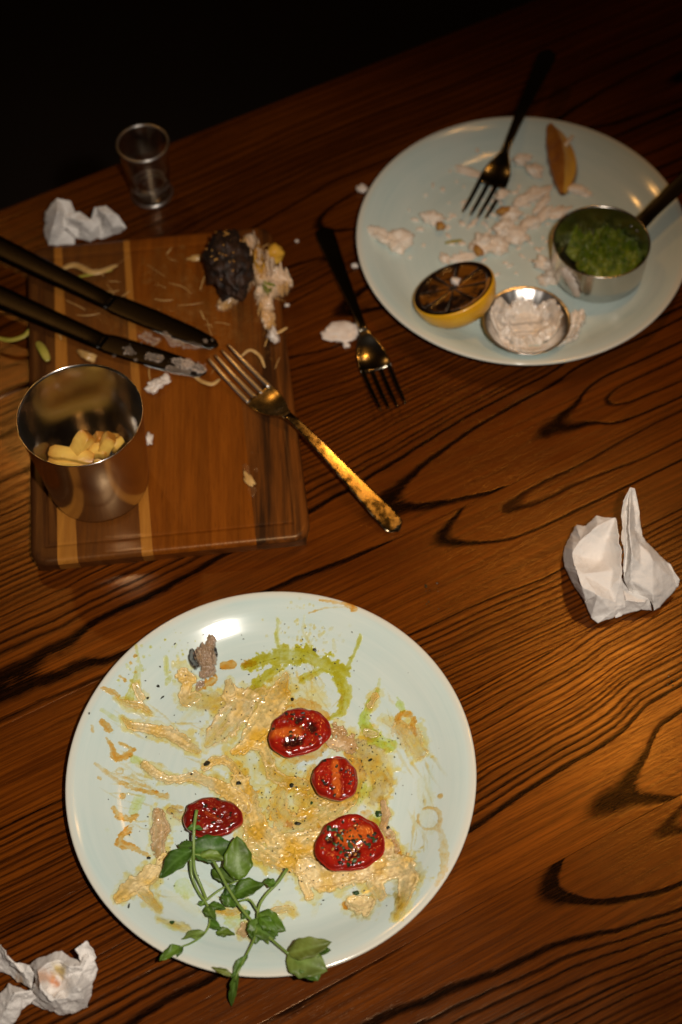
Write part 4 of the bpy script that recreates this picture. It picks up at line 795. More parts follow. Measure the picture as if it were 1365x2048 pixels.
def board_pt(a, b_):
    cx = min(max(a, BR_), BW - BR_); cy = min(max(b_, BR_), BL - BR_); dx, dy = a - cx, b_ - cy; d = math.hypot(dx, dy)
    if dx and dy and d > BR_: a, b_, d = cx + dx * BR_ / d, cy + dy * BR_ / d, BR_
    ins = (BR_ - d) if (dx or dy) else min(a, BW - a, b_, BL - b_)
    ins = min(ins, a, BW - a, b_, BL - b_); z = BZ - (ER - math.sqrt(max(ER ** 2 - (ER - ins) ** 2, 0)) if ins < ER else 0)
    g = min(a - .012, BW - .012 - a, b_ - .014, BL - .014 - b_); z -= .0006 * math.exp(-(g / .0012) ** 2) + (.0004 if g > 0 else 0)
    return a, b_, z
def axis(lo, hi, fine):
    v = [lo, hi] + [x for x in np.arange(lo, hi, fine)]
    for e in (0, .0004, .001, .002, .003, .0045, .006, .009, .0105, .0112, .0118, .0125, .0132, .0138, .0145, .0152, .016, .018): v += [e, BW - e, BL - e]
    v = sorted(set(round(x, 5) for x in v if lo - 1e-9 <= x <= hi + 1e-9)); return v
bl_axis = axis(0, BL, .02)
for (lo, hi, l1, h1, mi, lb) in [(0, .0195, 0, .0230, 0, None), (.0195, .0340, .0230, .0292, 1, 'pale sapwood stripe'), (.0340, .0800, .0292, .0800, 2, None), (.0800, .0882, .0800, .0850, 1, 'narrow pale stripe'), (.0882, .163, .0850, .163, 3, None), (.163, BW, .163, BW, 4, 'dark streaked stave')]:
    A0 = [x for x in axis(lo, hi, .02)]; V, Fc = [], []; na, nb = len(A0), len(bl_axis)
    def arow(b_): return [a + (l1 + (a - lo) / (hi - lo) * (h1 - l1) - a) * b_ / BL for a in A0]
    for b_ in bl_axis:
        for a in arow(b_):
            qa, qb, z = board_pt(a, b_); p = BO + bx * qa + by * qb; V.append((p[0], p[1], z))
    top = len(V)
    for b_ in bl_axis:
        for a in arow(b_):
            qa, qb, _ = board_pt(a, b_); i_ = .004; qa2 = min(max(qa, i_), BW - i_); qb2 = min(max(qb, i_), BL - i_); p = BO + bx * qa2 + by * qb2; V.append((p[0], p[1], .0006))
    for j in range(nb - 1):
        for i in range(na - 1):
            q = (j * na + i, j * na + i + 1, (j + 1) * na + i + 1, (j + 1) * na + i); Fc.append(q); Fc.append(tuple(x + top for x in q[::-1]))
    ring = [i for i in range(na)] + [j * na + na - 1 for j in range(1, nb)] + [(nb - 1) * na + i for i in range(na - 2, -1, -1)] + [j * na for j in range(nb - 2, 0, -1)]
    mids = {}
    for i in ring:
        p = np.array(V[i]); mids[i] = len(V); V.append((p[0], p[1], min(p[2], BZ - ER)) if p[2] < BZ - ER * .9 else (p[0], p[1], .009))
    for q in range(len(ring)):
        a, b_ = ring[q], ring[(q + 1) % len(ring)]; Fc.append((a, mids[a], mids[b_], b_)); Fc.append((mids[a], a + top, b_ + top, mids[b_]))
    o = sharp(fixn(mesh('stave', V, Fc, SW[mi], board)), 50)
    if lb: o['label'] = lb
onb = lambda x, y: np.full_like(np.asarray(x, float), BZ - .0004)
KB = .00040

# ------------------------------------------------------------------ steel cup of chips
cup_h = 0.086; cc = P(160, 828, BZ + cup_h); CUP = (cc[0], cc[1], BZ - .0003)
cup = empty('steel_cup', CUP, 'shiny tapered steel cup with a few chips, on the wooden board', 'cup')
V, Fc = lathe([(.001, .0008), (.026, .0006), (.031, .0003), (.0345, .0006), (.0364, .0022), (.0374, .006), (.0393, .03), (.0416, .058), (.0436, .0845), (.04415, .0858), (.0441, .0864), (.0435, .0862), (.0428, .0850)], CUP, 128)
fixn(mesh('outer_wall', V, Fc, M['steel'], cup))
V, Fc = lathe([(.0428, .0850), (.0404, .058), (.0377, .03), (.0352, .006), (.033, .0035), (.001, .0032)], CUP, 128)
mesh('inner_wall', V, Fc, M['steel'], cup)
def chip(a, b_, w_, h_, label, mat='chip', bend=.0015, seed=0):
    a, b_ = np.array(a), np.array(b_); t = np.linspace(0, 1, 9)[:, None]; path = a + (b_ - a) * t; path[:, 2] += bend * np.sin(np.pi * t[:, 0])
    rg_ = random.Random(seed); hw = np.array([w_ * (1 + rg_.uniform(-.09, .09)) for _ in t]); th = np.array([h_ * (1 + rg_.uniform(-.09, .09)) for _ in t]); hw[0] *= .8; th[0] *= .8; hw[-1] *= .8; th[-1] *= .8
    lat = np.cross(b_ - a, [rg_.uniform(-.3, .3), rg_.uniform(-.3, .3), 1])
    V, Fc = sweep(path, hw, th, lat=lat, nseg=16, power=9); C = []
    for k in range(9):
        for i in range(16):
            e = abs(k - 4) / 4; corner = abs(math.sin(2 * (2 * math.pi * i / 16))); f = min(1, max(0, e ** 3 * .8 + .45 * corner * (rg_.random() * .6 + .4) + (.5 if mat == 'chip_end' else 0) + rg_.uniform(-.12, .12)))
            C.append(np.array([.82, .52, .10]) * (1 - f) + np.array([.46, .17, .015]) * f)
    return tag(sharp(mesh('chip', V, Fc, M['vchip'], colors=np.array(C)), 60), label, 'chip', 'chips in the steel cup')
def C3(x, y, z): return P(x, y, z)
fz = BZ + .004
chip(C3(101, 905, fz + .032), C3(188, 920, fz + .030), .0048, .0045, 'long chip lying along the front wall of the steel cup', seed=1)
chip(C3(150, 912, fz + .030), C3(178, 868, fz + .044), .0056, .0048, 'thick pale chip standing up in the middle of the steel cup', seed=2)
chip(C3(100, 925, fz + .024), C3(180, 930, fz + .024), .005, .0045, 'lowest chip at the front of the steel cup', seed=3)
chip(C3(178, 905, fz + .028), C3(215, 902, fz + .030), .005, .0048, 'short chip right of centre in the steel cup', seed=4)
chip(C3(205, 905, fz + .028), C3(224, 872, fz + .042), .005, .0046, 'rightmost upright chip in the steel cup', seed=5)
chip(C3(228, 880, fz + .036), C3(245, 905, fz + .026), .005, .0046, 'chip leaning on the right wall of the steel cup', seed=6)
chip(C3(192, 895, fz + .022), C3(206, 870, fz + .036), .0042, .0042, 'brown edged chip behind the short chip in the steel cup', 'chip_end', seed=7)
for i, (x_, y_, x2, y2, z1, z2, lb) in enumerate([(130, 930, 220, 925, .016, .016, 'chip deep under the front chips in the steel cup'), (160, 915, 240, 890, .020, .018, 'deep chip at the right of the steel cup'), (105, 915, 150, 940, .018, .018, 'deep chip at the left of the steel cup')]):
    chip(C3(x_, y_ - 10, fz + z1), C3(x2, y2 - 10, fz + z2), .005, .0046, lb, seed=20 + i)

# ------------------------------------------------------------------ cutlery
def lerp_tab(tab, x): xs, ys = zip(*tab); return float(np.interp(x, xs, ys))
def fork(end, tip, ztab, label, mat='cutlery', Ln=None, wk=1.0):
    """end, tip photo points at their heights; ztab = [(s from tip 0..1, z)]"""
    T, E_ = P(*tip, ztab[0][1]), P(*end, ztab[-1][1]); d = E_ - T; d[2] = 0; Ln = np.linalg.norm(d); d /= Ln; lat = np.array([d[1], -d[0], 0])
    root = empty('fork', (*((T + E_) / 2)[:2], min(z for _, z in ztab)), label, 'fork')
    zt = spline([(s, z) for s, z in ztab], 60); zf = lambda s: float(np.interp(s, zt[:, 0], zt[:, 1]))
    pt = lambda s, off=0.0: np.array([T[0], T[1], 0]) + d * (s * Ln) + lat * off + np.array([0, 0, zf(s)])
    s0, s1, s2 = .235, .40, .44
    ss = np.linspace(s1 - .01, 1.0, 34); hw = [lerp_tab([(s1 - .01, .0035), (.42, .0032), (.50, .0038), (.75, .0060), (.93, .0082), (.965, .0081), (.985, .0066), (.996, .0040), (1.0, .001)], s) * wk for s in ss]; th = [lerp_tab([(s1, .0019), (.5, .0014), (.9, .0010), (1, .0008)], s) for s in ss]
    mesh('handle', *sweep([pt(s) for s in ss], hw, th, lat=lat, nseg=28, power=7), M[mat], root)
    ss = np.linspace(s0 - .012, s1, 22); hw = [lerp_tab([(s0 - .012, .0128), (s0 + .02, .0128), (.30, .0118), (.345, .0088), (.375, .0052), (s1, .0036)], s) * wk for s in ss]; th = [lerp_tab([(s0, .0009), (.36, .0014), (s1, .0018)], s) for s in ss]
    hd = mesh('head', *sweep([pt(s) for s in ss], hw, th, lat=lat, nseg=24, power=4, bow=[.0022 * wk * lerp_tab([(s0, 1), (.33, .8), (s1, 0)], s) for s in ss]), M['cutlery_warm_lit' if mat == 'cutlery' else mat], root)
    for q in (-1.5, -.5, .5, 1.5):
        ss = np.linspace(0, s0, 18); ow = .00715 * wk
        path = [pt(s, q * ow * lerp_tab([(0, .93), (s0, 1.0)], s)) + np.array([0, 0, .0022 * wk * (q * ow / .0128) ** 2]) for s in ss]
        mesh('tine', *sweep(path, [lerp_tab([(0, .0005), (.02, .0011), (.08, .0016), (s0, .0021)], s) * wk for s in ss], [lerp_tab([(0, .0005), (.05, .0009), (s0, .0010)], s) for s in ss], lat=lat, nseg=10, power=3.5), M['cutlery_lit' if mat == 'cutlery' else mat], root)
    return root
f1 = fork((799, 1062), (437, 705), [(0, .0305), (.10, .0245), (.20, .0205), (.27, .0190), (.33, .0212), (.39, .0262), (.46, .0262), (.6, .0215), (.8, .0120), (1.0, .0022)], 'fork with its head on the wooden board and handle on the table')
f2 = fork((645, 455), (787, 815), [(0, .0115), (.10, .0055), (.20, .0020), (.27, .0012), (.33, .0040), (.39, .0090), (.46, .0100), (.62, .0075), (.8, .0040), (1.0, .0020)], 'dark fork lying flat on the table between board and back plate', 'cutlery_clean')
f3 = fork((1100, 100), (950, 432), [(0, .0155), (.10, .0115), (.20, .0090), (.27, .0085), (.33, .0110), (.39, .0165), (.46, .0205), (.62, .0255), (.8, .0275), (1.0, .0300)], 'fork resting on the back plate with its handle over the far rim', 'cutlery_clean')
def knife(tip, joint, butt, z, label, seed, smears):
    T, J, B_ = P(*tip, z[0]), P(*joint, z[1]), P(*butt, z[2]); root = empty('table_knife', (*J[:2], min(z)), label, 'knife')
    n = 30; path = np.array([T + (J - T) * t for t in np.linspace(0, 1, n)]); hw = [lerp_tab([(0, .0014), (.02, .0040), (.08, .0062), (.25, .0084), (.6, .0098), (.9, .0095), (1.0, .0078)], t) for t in np.linspace(0, 1, n)]
    d = J - T; d /= np.linalg.norm(d); lat = np.cross(d, [0, 0, 1]); lat /= np.linalg.norm(lat)
    bl_ = mesh('blade', *sweep(path, hw, [.0010] * n, lat=lat, nseg=16, power=3.5), M['dark_metal'], root)
    side = lat if lat[1] < 0 else -lat; parts = []
    for i in range(46):
        t = .03 + .5 * i / 46; c = T + (J - T) * t + side * (lerp_tab([(0, .0014), (.02, .0040), (.08, .0062), (.25, .0084), (.6, .0098)], t) + .0001); parts.append(blob(c, (.0007, .0007, .0006), 0, i, 0, sub=1))
    mesh('serrated_edge', *join(parts), M['steel_pan'], bl_)
    path = np.array([J + (B_ - J) * t for t in np.linspace(-.04, 1, 26)]); hw = [lerp_tab([(-.04, .0070), (0.0, .0078), (.2, .0084), (.75, .0105), (.96, .0108), (1, .008)], t) for t in np.linspace(-.04, 1, 26)]
    mesh('handle', *sweep(path, hw, [lerp_tab([(-.04, .0012), (.05, .0022), (1, .0026)], t) for t in np.linspace(-.04, 1, 26)], lat=lat, nseg=20, power=3.2), M['dark_metal'], root)
    zz = (z[0] + z[1]) / 2 + .0010
    pl_ = lambda X, Y: T[2] + (J[2] - T[2]) * np.clip(((X - T[0]) * d[0] + (Y - T[1]) * d[1]) / np.linalg.norm(J - T), -1, 2) + .0009
    smears = [[(x, y, w_ * 1.0, h_ * .9) for x, y, w_, h_ in st] for st in smears]
    spread('food_smear', smears, ((.72, .62, .54), (.62, .48, .38), (.6, .45, .33)), pl_, zc=zz, k=KB, seed=seed, edge=.9, ns=330, parent=bl_, res=.0005)
knife((436, 692), (215, 602), (-70, 462), (.021, .0225, .027), 'upper dark knife with a white crusted edge, blade across the board', 61, [[(290, 672, 12, .7), (310, 682, 10, .6)], [(330, 668, 6, .5), (345, 685, 8, .6), (375, 690, 9, .6), (400, 692, 6, .4)], [(410, 682, 5, .4)], [(425, 680, 3, .4)]])
knife((412, 746), (200, 682), (-75, 562), (.0205, .022, .026), 'lower dark knife with a white smeared tip beside the steel cup', 62, [[(350, 722, 8, .8), (380, 730, 12, 1.0), (402, 738, 10, .8)], [(300, 712, 8, .6), (318, 716, 9, .6)], [(258, 700, 10, .6), (266, 706, 6, .5)], [(340, 738, 8, .6), (375, 744, 8, .6)], [(228, 710, 4, .4)], [(272, 720, 4, .4)]])

# ------------------------------------------------------------------ food on the board
burnt = empty('burnt_roll', (*P(455, 525, .03)[:2], BZ), 'blackened crusty roll end with pale torn filling on the board', 'burnt roll')
bc = P(456, 522, BZ + .020)
mesh('charred_crust', *blob((bc[0], bc[1], BZ + .0165), (.0185, .030, .020), 0.12, 3, .34, 2.4, sub=5, flat=BZ - .0006), M['char'], burnt)
rg = random.Random(8); parts = []
for _ in range(46):
    a, b_ = rg.uniform(-.9, .7), rg.uniform(-.8, .9)
    if a * a + b_ * b_ > .8: continue
    zz = BZ + .0165 + .0205 * math.sqrt(1 - a * a - b_ * b_); parts.append(fleck((bc[0] + a * .0185 - b_ * .0037, bc[1] + b_ * .031, zz), rg.uniform(.0004, .0013), rg))
o = mesh('crumbs', *join(parts), M['batter'], burnt, smooth=False); o['kind'] = 'stuff'
spread('torn_filling', [[(506, 500, 14, 20), (508, 530, 20, 22), (498, 558, 20, 20), (472, 592, 18, 10), (446, 614, 12, 5)], [(514, 540, 24, 20), (534, 560, 32, 17), (550, 574, 30, 12), (578, 570, 9, 6)], [(528, 592, 17, 8), (534, 622, 14, 6), (540, 652, 12, 4)]],
       ((.72, .52, .34), (.60, .34, .12), (.66, .45, .26)), onb, zc=BZ + .008, k=KB, seed=81, lump=.8, edge=.5, ns=150, mat='sauce', res=.0007, parent=burnt)
spread('yellow_filling', [[(518, 535, 11, 23), (524, 556, 12, 21)], [(512, 560, 5, 19)]], ((.66, .34, .04), (.55, .25, .03), (.6, .3, .04)), onb, zc=BZ + .015, k=KB, seed=82, lump=.6, edge=.5, ns=180, res=.0007, parent=burnt)
spread('green_filling', [[(535, 585, 9, 12), (545, 590, 8, 11)]], ((.20, .24, .02), (.28, .28, .04), (.3, .3, .08)), onb, zc=BZ + .008, k=KB, seed=83, lump=.6, edge=.4, ns=180, res=.0007, parent=burnt)
def lumpy(px_, py_, z, r, label, seed, mat='fish', rot=0.0, amp=.45, cat='fish flake', group=None, name='fish_flake', sub=3, surf=None):
    c = P(px_, py_, z); q = P(px_, py_, z + r[2] * .6); b_ = blob((q[0], q[1], z + r[2] * .55), r, rot, seed, amp, sub=sub, flat=z - .0003)
    return tag(mesh(name, *b_, M[mat]), label, cat, group)
lumpy(548, 508, BZ, (.0075, .0070, .008), 'yellow morsel beside the blackened roll end', 3, 'chip', cat='food scrap', name='food_scrap')
lumpy(313, 770, BZ, (.0085, .0055, .004), 'white crumbly scrap below the lower knife on the board', 5, 'mayo', .3, .6, 'food scrap', name='food_scrap', sub=4)
lumpy(330, 758, BZ, (.004, .005, .003), 'tiny white crumb below the lower knife tip', 6, 'mayo', .3, .5, 'food scrap', name='food_scrap')
lumpy(299, 878, BZ, (.0030, .0058, .003), 'white crumb touching the right side of the steel cup', 7, 'mayo', .1, .5, 'food scrap', name='food_scrap')
lumpy(547, 670, BZ, (.005, .008, .005), 'white morsel near the right edge of the board', 9, 'mayo', .2, .5, 'food scrap', name='food_scrap')
lumpy(172, 710, BZ, (.008, .004, .004), 'pale crumb clump left of the knife joint', 10, 'shred', -.5, .6, 'food scrap', name='food_scrap')
lumpy(500, 960, BZ, (.003, .008, .0012), 'brown sauce fleck low on the right of the board', 14, 'shred', .5, .6, 'food scrap', name='food_scrap')
lumpy(395, 515, BZ, (.009, .003, .002), 'pale flat scrap left of the blackened roll', 15, 'shred', 0, .5, 'food scrap', name='food_scrap')
def strand(parent, pts, z, r, mat, name):
    q = spline(np.array([P(x, y, z + dz) for x, y, dz in pts]), 22); hw = np.full(len(q), r) * (1 - .5 * np.abs(np.linspace(-1, 1, len(q))) ** 3)
    return sweep(q, hw, hw * .35, nseg=8, power=2.2)
def one_strand(pts, r, mat, label, z=BZ + .0006): return tag(mesh('shred', *strand(None, pts, z, r, mat, 's'), M[mat]), label, 'shred')
one_strand([(388, 752, 0), (405, 763, .001), (425, 768, .002), (440, 758, .001)], .0018, 'shred', 'curled brown onion shred between knife tip and fork tines')
one_strand([(-10, 674, 0), (20, 680, .001), (48, 672, .003), (60, 658, .004)], .0022, 'shred_green', 'pale yellow shred hanging off the left of the board', z=.012)
one_strand([(75, 684, .001), (86, 700, .003), (97, 722, .001)], .0036, 'shred_green', 'green leaf rib left of the steel cup')
one_strand([(118, 540, .001), (150, 530, .003), (190, 545, .004), (235, 530, .001)], .0030, 'shred', 'long pale shred behind the upper knife')
one_strand([(150, 555, .001), (185, 548, .004), (225, 540, .002)], .0016, 'shred_green', 'yellowish shred crossing the long pale one')
one_strand([(545, 640, .001), (552, 665, .003), (575, 655, .004)], .0016, 'shred', 'thin bent shred on the right edge of the board')
one_strand([(480, 715, .001), (500, 700, .003), (520, 712, .002), (530, 735, .001)], .0014, 'shred', 'curly brown shred above the fork head')
rg = random.Random(14); parts = []
for _ in range(52):
    x_, y_ = rg.uniform(110, 560), rg.uniform(485, 745)
    if x_ < 290 and y_ > 690: continue
    a = rg.gauss(0.4, .9); ln = rg.uniform(8, 32); bnd = rg.uniform(-4, 4); dx, dy = math.cos(a) * ln, math.sin(a) * ln * .7
    parts.append(strand(None, [(x_ - dx, y_ - dy, 0), (x_ + bnd, y_ - bnd, .0006), (x_ + dx, y_ + dy, 0)], BZ, rg.uniform(.00015, .0006), None, ''))
o = mesh('food_shreds', *join(parts), M['shred']); o['kind'] = 'stuff'; tag(o, 'thin wispy pale shreds strewn over the far half of the board', 'shreds')
spread('greasy_smear', [[(330, 520, 40, .12), (360, 600, 60, .12), (450, 650, 60, .12), (500, 700, 30, .1)], [(180, 560, 40, .1), (280, 640, 40, .1)]], ((.40, .17, .035), (.56, .30, .10), (.42, .19, .04)), lambda X, Y: onb(X, Y) + .0001, zc=BZ, k=KB, seed=91, film=.9, mat='oil', edge=1.3, ns=110, res=.0008, label='greasy orange smear over the far half of the board', cat='grease')
spread('sauce_fleck', [[(490, 930, 5, .5), (500, 960, 9, .7), (505, 985, 6, .5)], [(512, 940, 4, .4)], [(505, 905, 3, .3)], [(500, 1000, 2, .3)]], ((.30, .14, .05), (.46, .28, .13), (.3, .12, .04)), onb, zc=BZ, k=KB, seed=92, edge=.8, ns=300, label='dried sauce crumbs on the near right of the board', cat='crumbs')

# ------------------------------------------------------------------ things on the table
tag(mesh('fish_flake', *blob((*P(684, 664, .003)[:2], .0028), (.0165, .0105, .0038), .05, 31, .30, 1.4, sub=4, flat=.0003), M['mayo']), 'white fish flake on the table touching the dark fork', 'fish flake')
for x_, y_, s_, lb in [(726, 378, .0052, 'white crumb on the table at the left rim of the back plate'), (710, 531, .0032, 'tiny white crumb between dark fork and back plate'), (693, 690, .003, 'small crumb under the white fish flake'), (594, 482, .0016, 'speck of crumb right of the board corner'), (575, 610, .0022, 'orange crumb right of the board edge')]:
    lumpy(x_, y_, .0003, (s_, s_ * .8, s_ * .7), lb, int(x_), 'mayo', cat='crumb', name='crumb')
rg = random.Random(77); parts = []
for (cx, cy, sx, sy, n, s_) in [(856, 1200, 14, 22, 10, .0007), (1340, 1362, 14, 8, 7, .0008), (600, 1000, 380, 500, 40, .0003)]:
    for _ in range(n): q = P(rg.gauss(cx, sx), rg.gauss(cy, sy), 0); parts.append(fleck((q[0], q[1], .0003), s_ * rg.uniform(.5, 1.3), rg))
q = P(852, 1173, 0); parts.append(fleck((q[0], q[1], .0006), .0014, rg))
o = mesh('pepper_crumbs', *join(parts), M['herb'], smooth=False); o['kind'] = 'stuff'; tag(o, 'dark pepper crumbs and specks lying on the bare table', 'crumbs')

# shot glass
gx = P(304, 383, .004); GC = (gx[0], gx[1], .0003); GH = .060
def glass_mat():
    m, nt, b = newmat('clear_glass'); b.inputs['Base Color'].default_value = (.98, .98, .97, 1); b.inputs['Roughness'].default_value = .03; b.inputs['IOR'].default_value = 1.5; b.inputs['Transmission Weight'].default_value = 1.0
    n = tex_noise(nt, N(nt, 'ShaderNodeTexCoord').outputs['Object'], 70, 2).outputs[0]; bump(nt, b, n, .2, .0012)
    gl = N(nt, 'ShaderNodeBsdfGlossy'); gl.inputs['Roughness'].default_value = .11; gl.inputs[0].default_value = (1, .97, .92, 1)
    mx = N(nt, 'ShaderNodeMixShader'); mx.inputs[0].default_value = .12
    L(nt, b.outputs[0], mx.inputs[1]); L(nt, gl.outputs[0], mx.inputs[2]); L(nt, mx.outputs[0], nt.nodes['Material Output'].inputs[0]); return m
rr0, rr1 = .0168, .0222
prof = [(.0005, .0012), (.012, .0010), (.0155, 0), (rr0, .0012), (.0172, .004), (.0166, .009), (.0170, .016), (.0184, .03), (.0204, .048), (rr1, GH - .0011), (rr1 - .0009, GH), (rr1 - .0020, GH - .0011), (.0186, .048), (.0164, .03), (.0146, .018), (.012, .0145), (.0005, .0138)]
V, Fc = lathe([(p_[0], p_[1]) for p_ in spline(prof, 90)], GC, 72)
shot = empty('shot_glass', GC, 'empty clear shot glass near the far edge of the table', 'shot glass')
fixn(mesh('glass_body', V, Fc, glass_mat(), shot))
def ring_mesh(name, r0, z0, rad, parent, mat):
    V, Fc = [], []
    for i in range(72):
        t = 2 * math.pi * i / 72
        for j in range(10):
            q = 2 * math.pi * j / 10; rr = r0 + rad * math.cos(q); V.append((GC[0] + rr * math.cos(t), GC[1] + rr * math.sin(t), GC[2] + z0 + rad * math.sin(q)))
    for i in range(72):
        for j in range(10): Fc.append((i * 10 + j, ((i + 1) % 72) * 10 + j, ((i + 1) % 72) * 10 + (j + 1) % 10, i * 10 + (j + 1) % 10))
    return fixn(mesh(name, V, Fc, mat, parent))
RG = glass_mat(); RG.name = 'glint_glass'
for nd in RG.node_tree.nodes:
    if nd.type == 'MIX_SHADER': nd.inputs[0].default_value = .5
    if nd.type == 'BSDF_GLOSSY': nd.inputs['Roughness'].default_value = .3
ring_mesh('rim', rr1 - .0010, GH - .0004, .00125, shot, RG); ring_mesh('base_glint_ring', rr0 - .0004, .0022, .0019, shot, RG); ring_mesh('inner_glint_ring', .0135, .0165, .0010, shot, RG)  # extra glossy rings added to bring out highlights on rim and base
for i, (a_, z_, q_) in enumerate([(-1.2, .020, .0016), (-.5, .024, .0012), (-2.2, .022, .0014), (-1.7, .031, .0010), (.2, .027, .0011)]):
    rr = np.interp(z_, [.018, .03, .048], [.0146, .0164, .0186]) + .0006; mesh('glint_bead', *blob((GC[0] + rr * math.cos(a_), GC[1] + rr * math.sin(a_), GC[2] + z_), (q_, q_, q_ * 1.5), 0, i, .1, sub=2), RG, shot)  # small beads added inside the glass for sparkle, not liquid

# ------------------------------------------------------------------ back plate contents
PZ = .0053
# lemon half
lc = P(906, 590, PZ + .020); lem = empty('lemon_half', (lc[0], lc[1], PZ + .002), 'grilled lemon half with a blackened cut face on the back plate', 'lemon')
LR = .0335; nrm = Vector((-.34, .26, 1)).normalized(); qz = Vector((0, 0, 1)).rotation_difference(nrm).to_matrix(); lz = np.array([lc[0], lc[1], PZ + .0285])
def lp(v): return np.array(qz @ Vector(v)) + lz
prof = [(LR * .955, .0), (LR * .985, -.0004), (LR, -.002), (LR * .985, -.007), (LR * .92, -.0135), (LR * .78, -.0195), (LR * .55, -.0238), (LR * .28, -.0258), (.001, -.0265)]
V, Fc = lathe(prof, (0, 0, 0), 72); fixn(mesh('rind', [lp(v) for v in V], Fc, M['lemon'], lem))
nr, nt = 30, 120; R_, T_ = np.meshgrid(np.linspace(.001, .96, nr), np.arange(nt) * 2 * math.pi / nt, indexing='ij')
sg = np.abs(((T_ * 8 / (2 * math.pi) + .25) % 1) - .5) * 2; seg = (1 - sstep(.72, .95, sg + .15 / (R_ * 6 + .3))) * (1 - sstep(.80, .86, R_)) * sstep(.06, .14, R_)
n = fbm(R_ * 6 * np.cos(T_), R_ * 6 * np.sin(T_), 4, 4) * .7 + fbm(R_ * 2 * np.cos(T_) + 3, R_ * 2 * np.sin(T_), 9, 2) * .7; Z = -.0016 * seg + .0006 * n * seg
c_ = np.array([.012, .006, .004]) + (np.array([.24, .085, .008]) - np.array([.012, .006, .004])) * (seg * sstep(-.5, .55, n))[..., None]
edge_ = ((R_ > .80) & (R_ < .90) & (np.abs(T_ - 5.9) < 1.05)) * 1.0; c_ = c_ + (np.array([.50, .22, .04]) - c_) * (edge_ * .8)[..., None]
mesh('cut_face', [lp(v) for v in np.c_[(R_ * LR * np.cos(T_)).ravel(), (R_ * LR * np.sin(T_)).ravel(), Z.ravel()]], [(j * nt + i, j * nt + (i + 1) % nt, (j + 1) * nt + (i + 1) % nt, (j + 1) * nt + i) for j in range(nr - 1) for i in range(nt)], M['tomato'], lem, colors=c_.reshape(-1, 3))
# dip pot
dh = .018; dc = P(1054, 640, PZ + .004 + dh); zD = float(far(dc[0], dc[1])) + .0003
dc = P(1054, 640, zD + dh); DC = (dc[0], dc[1], zD); dip = empty('dip_pot', DC, 'small flared metal dip pot half full of creamy white sauce', 'dip pot')
wob = lambda t, j: .005 * math.sin(26 * t) * min(1, j / 2)
V, Fc = lathe([(r_ * .965, z_ * .845) for r_, z_ in [(.001, .0004), (.019, .0), (.0205, .0012), (.0262, .011), (.0335, .0195), (.0352, .0208), (.0356, .0213), (.0350, .0214), (.0330, .0203), (.0256, .0116), (.0200, .0024), (.001, .0018)]], DC, 104, wob)
fixn(mesh('pot_wall', V, Fc, M['foil'], dip))
dsurf = lambda X, Y: zD + .845 * np.interp(np.hypot(X - DC[0], Y - DC[1]) / .965, [0, .0200, .0256, .0330, .0352], [.0018, .0024, .0116, .0203, .0216]) + .0003
WH = ((.86, .80, .72), (.80, .70, .58), (.82, .74, .64))
tag(spread('white_sauce', [[(1052, 656, 50, 6.5)], [(1005, 616, 16, 1.8), (996, 638, 17, 2.0), (1012, 664, 20, 2.4)], [(1100, 620, 15, 1.8), (1108, 640, 15, 1.8), (1096, 665, 18, 2.2)]], WH, dsurf, zc=zD + .012, k=KF, seed=101, edge=.35, ns=90, lump=.15, res=.0006), 'lumpy white sauce inside the metal dip pot', 'sauce')
tag(spread('white_sauce', [[(1155, 640, 15, 7), (1150, 660, 13, 6), (1138, 678, 14, 5), (1118, 690, 8, 3)], [(998, 686, 13, 5), (1020, 696, 12, 4), (1060, 702, 10, 3), (1085, 698, 10, 2.5), (1100, 690, 8, 2)]], WH, far, zc=.012, k=KF, seed=102, edge=.5, ns=150, lump=.6, res=.0006), 'white sauce spilled around the foot of the dip pot', 'sauce')
# small saucepan
ph = .036; pc0 = P(1204, 482, PZ + ph); zP = float(far(pc0[0], pc0[1])) + .0006; pc0 = P(1204, 482, zP + ph); PC = (pc0[0], pc0[1], zP); PRr = .0382
pan = empty('small_saucepan', PC, 'miniature steel saucepan of mushy peas on the back plate', 'saucepan')
V, Fc = lathe([(.001, .0006), (PRr - .008, .0), (PRr - .0035, .0012), (PRr - .0012, .0045), (PRr - .0004, .015), (PRr, ph - .001), (PRr + .0003, ph), (PRr - .0006, ph + .0002), (PRr - .0012, ph - .001)], PC, 112)
fixn(mesh('outer_wall', V, Fc, M['steel_pan'], pan))
V, Fc = lathe([(PRr - .0012, ph - .001), (PRr - .0018, .012), (PRr - .005, .0035), (.001, .0028)], PC, 112); mesh('inner_wall', V, Fc, M['steel_pan'], pan)
hd = np.array([P(1365, 358, .055)[0] - PC[0], P(1365, 358, .055)[1] - PC[1], 0]); hd /= np.linalg.norm(hd)
hz_ = spline([(PRr - .001, ph - .012), (PRr + .008, ph - .009), (PRr + .03, ph + .001), (PRr + .10, ph + .028)], 26)
hnd = mesh('handle', *sweep([np.array(PC) + hd * r + np.array([0, 0, z]) for r, z in hz_], np.interp(hz_[:, 0], [.04, .055, .14], [.0068, .0058, .0085]), [.0014] * len(hz_), nseg=16, power=4), M['dark_metal'], pan)
for s_ in (-.0035, .0035):
    c_ = np.array(PC) + hd * (PRr - .0014) + np.cross(hd, [0, 0, 1]) * s_ + np.array([0, 0, ph - .011]); mesh('rivet', *blob(c_, (.0016, .0016, .0016), 0, 1, 0, sub=2), M['steel'], hnd)
def inpan(X, Y): return np.full_like(np.asarray(X, float), zP + .008)
psurf = lambda X, Y: np.full_like(np.asarray(X, float), zP + .0065)
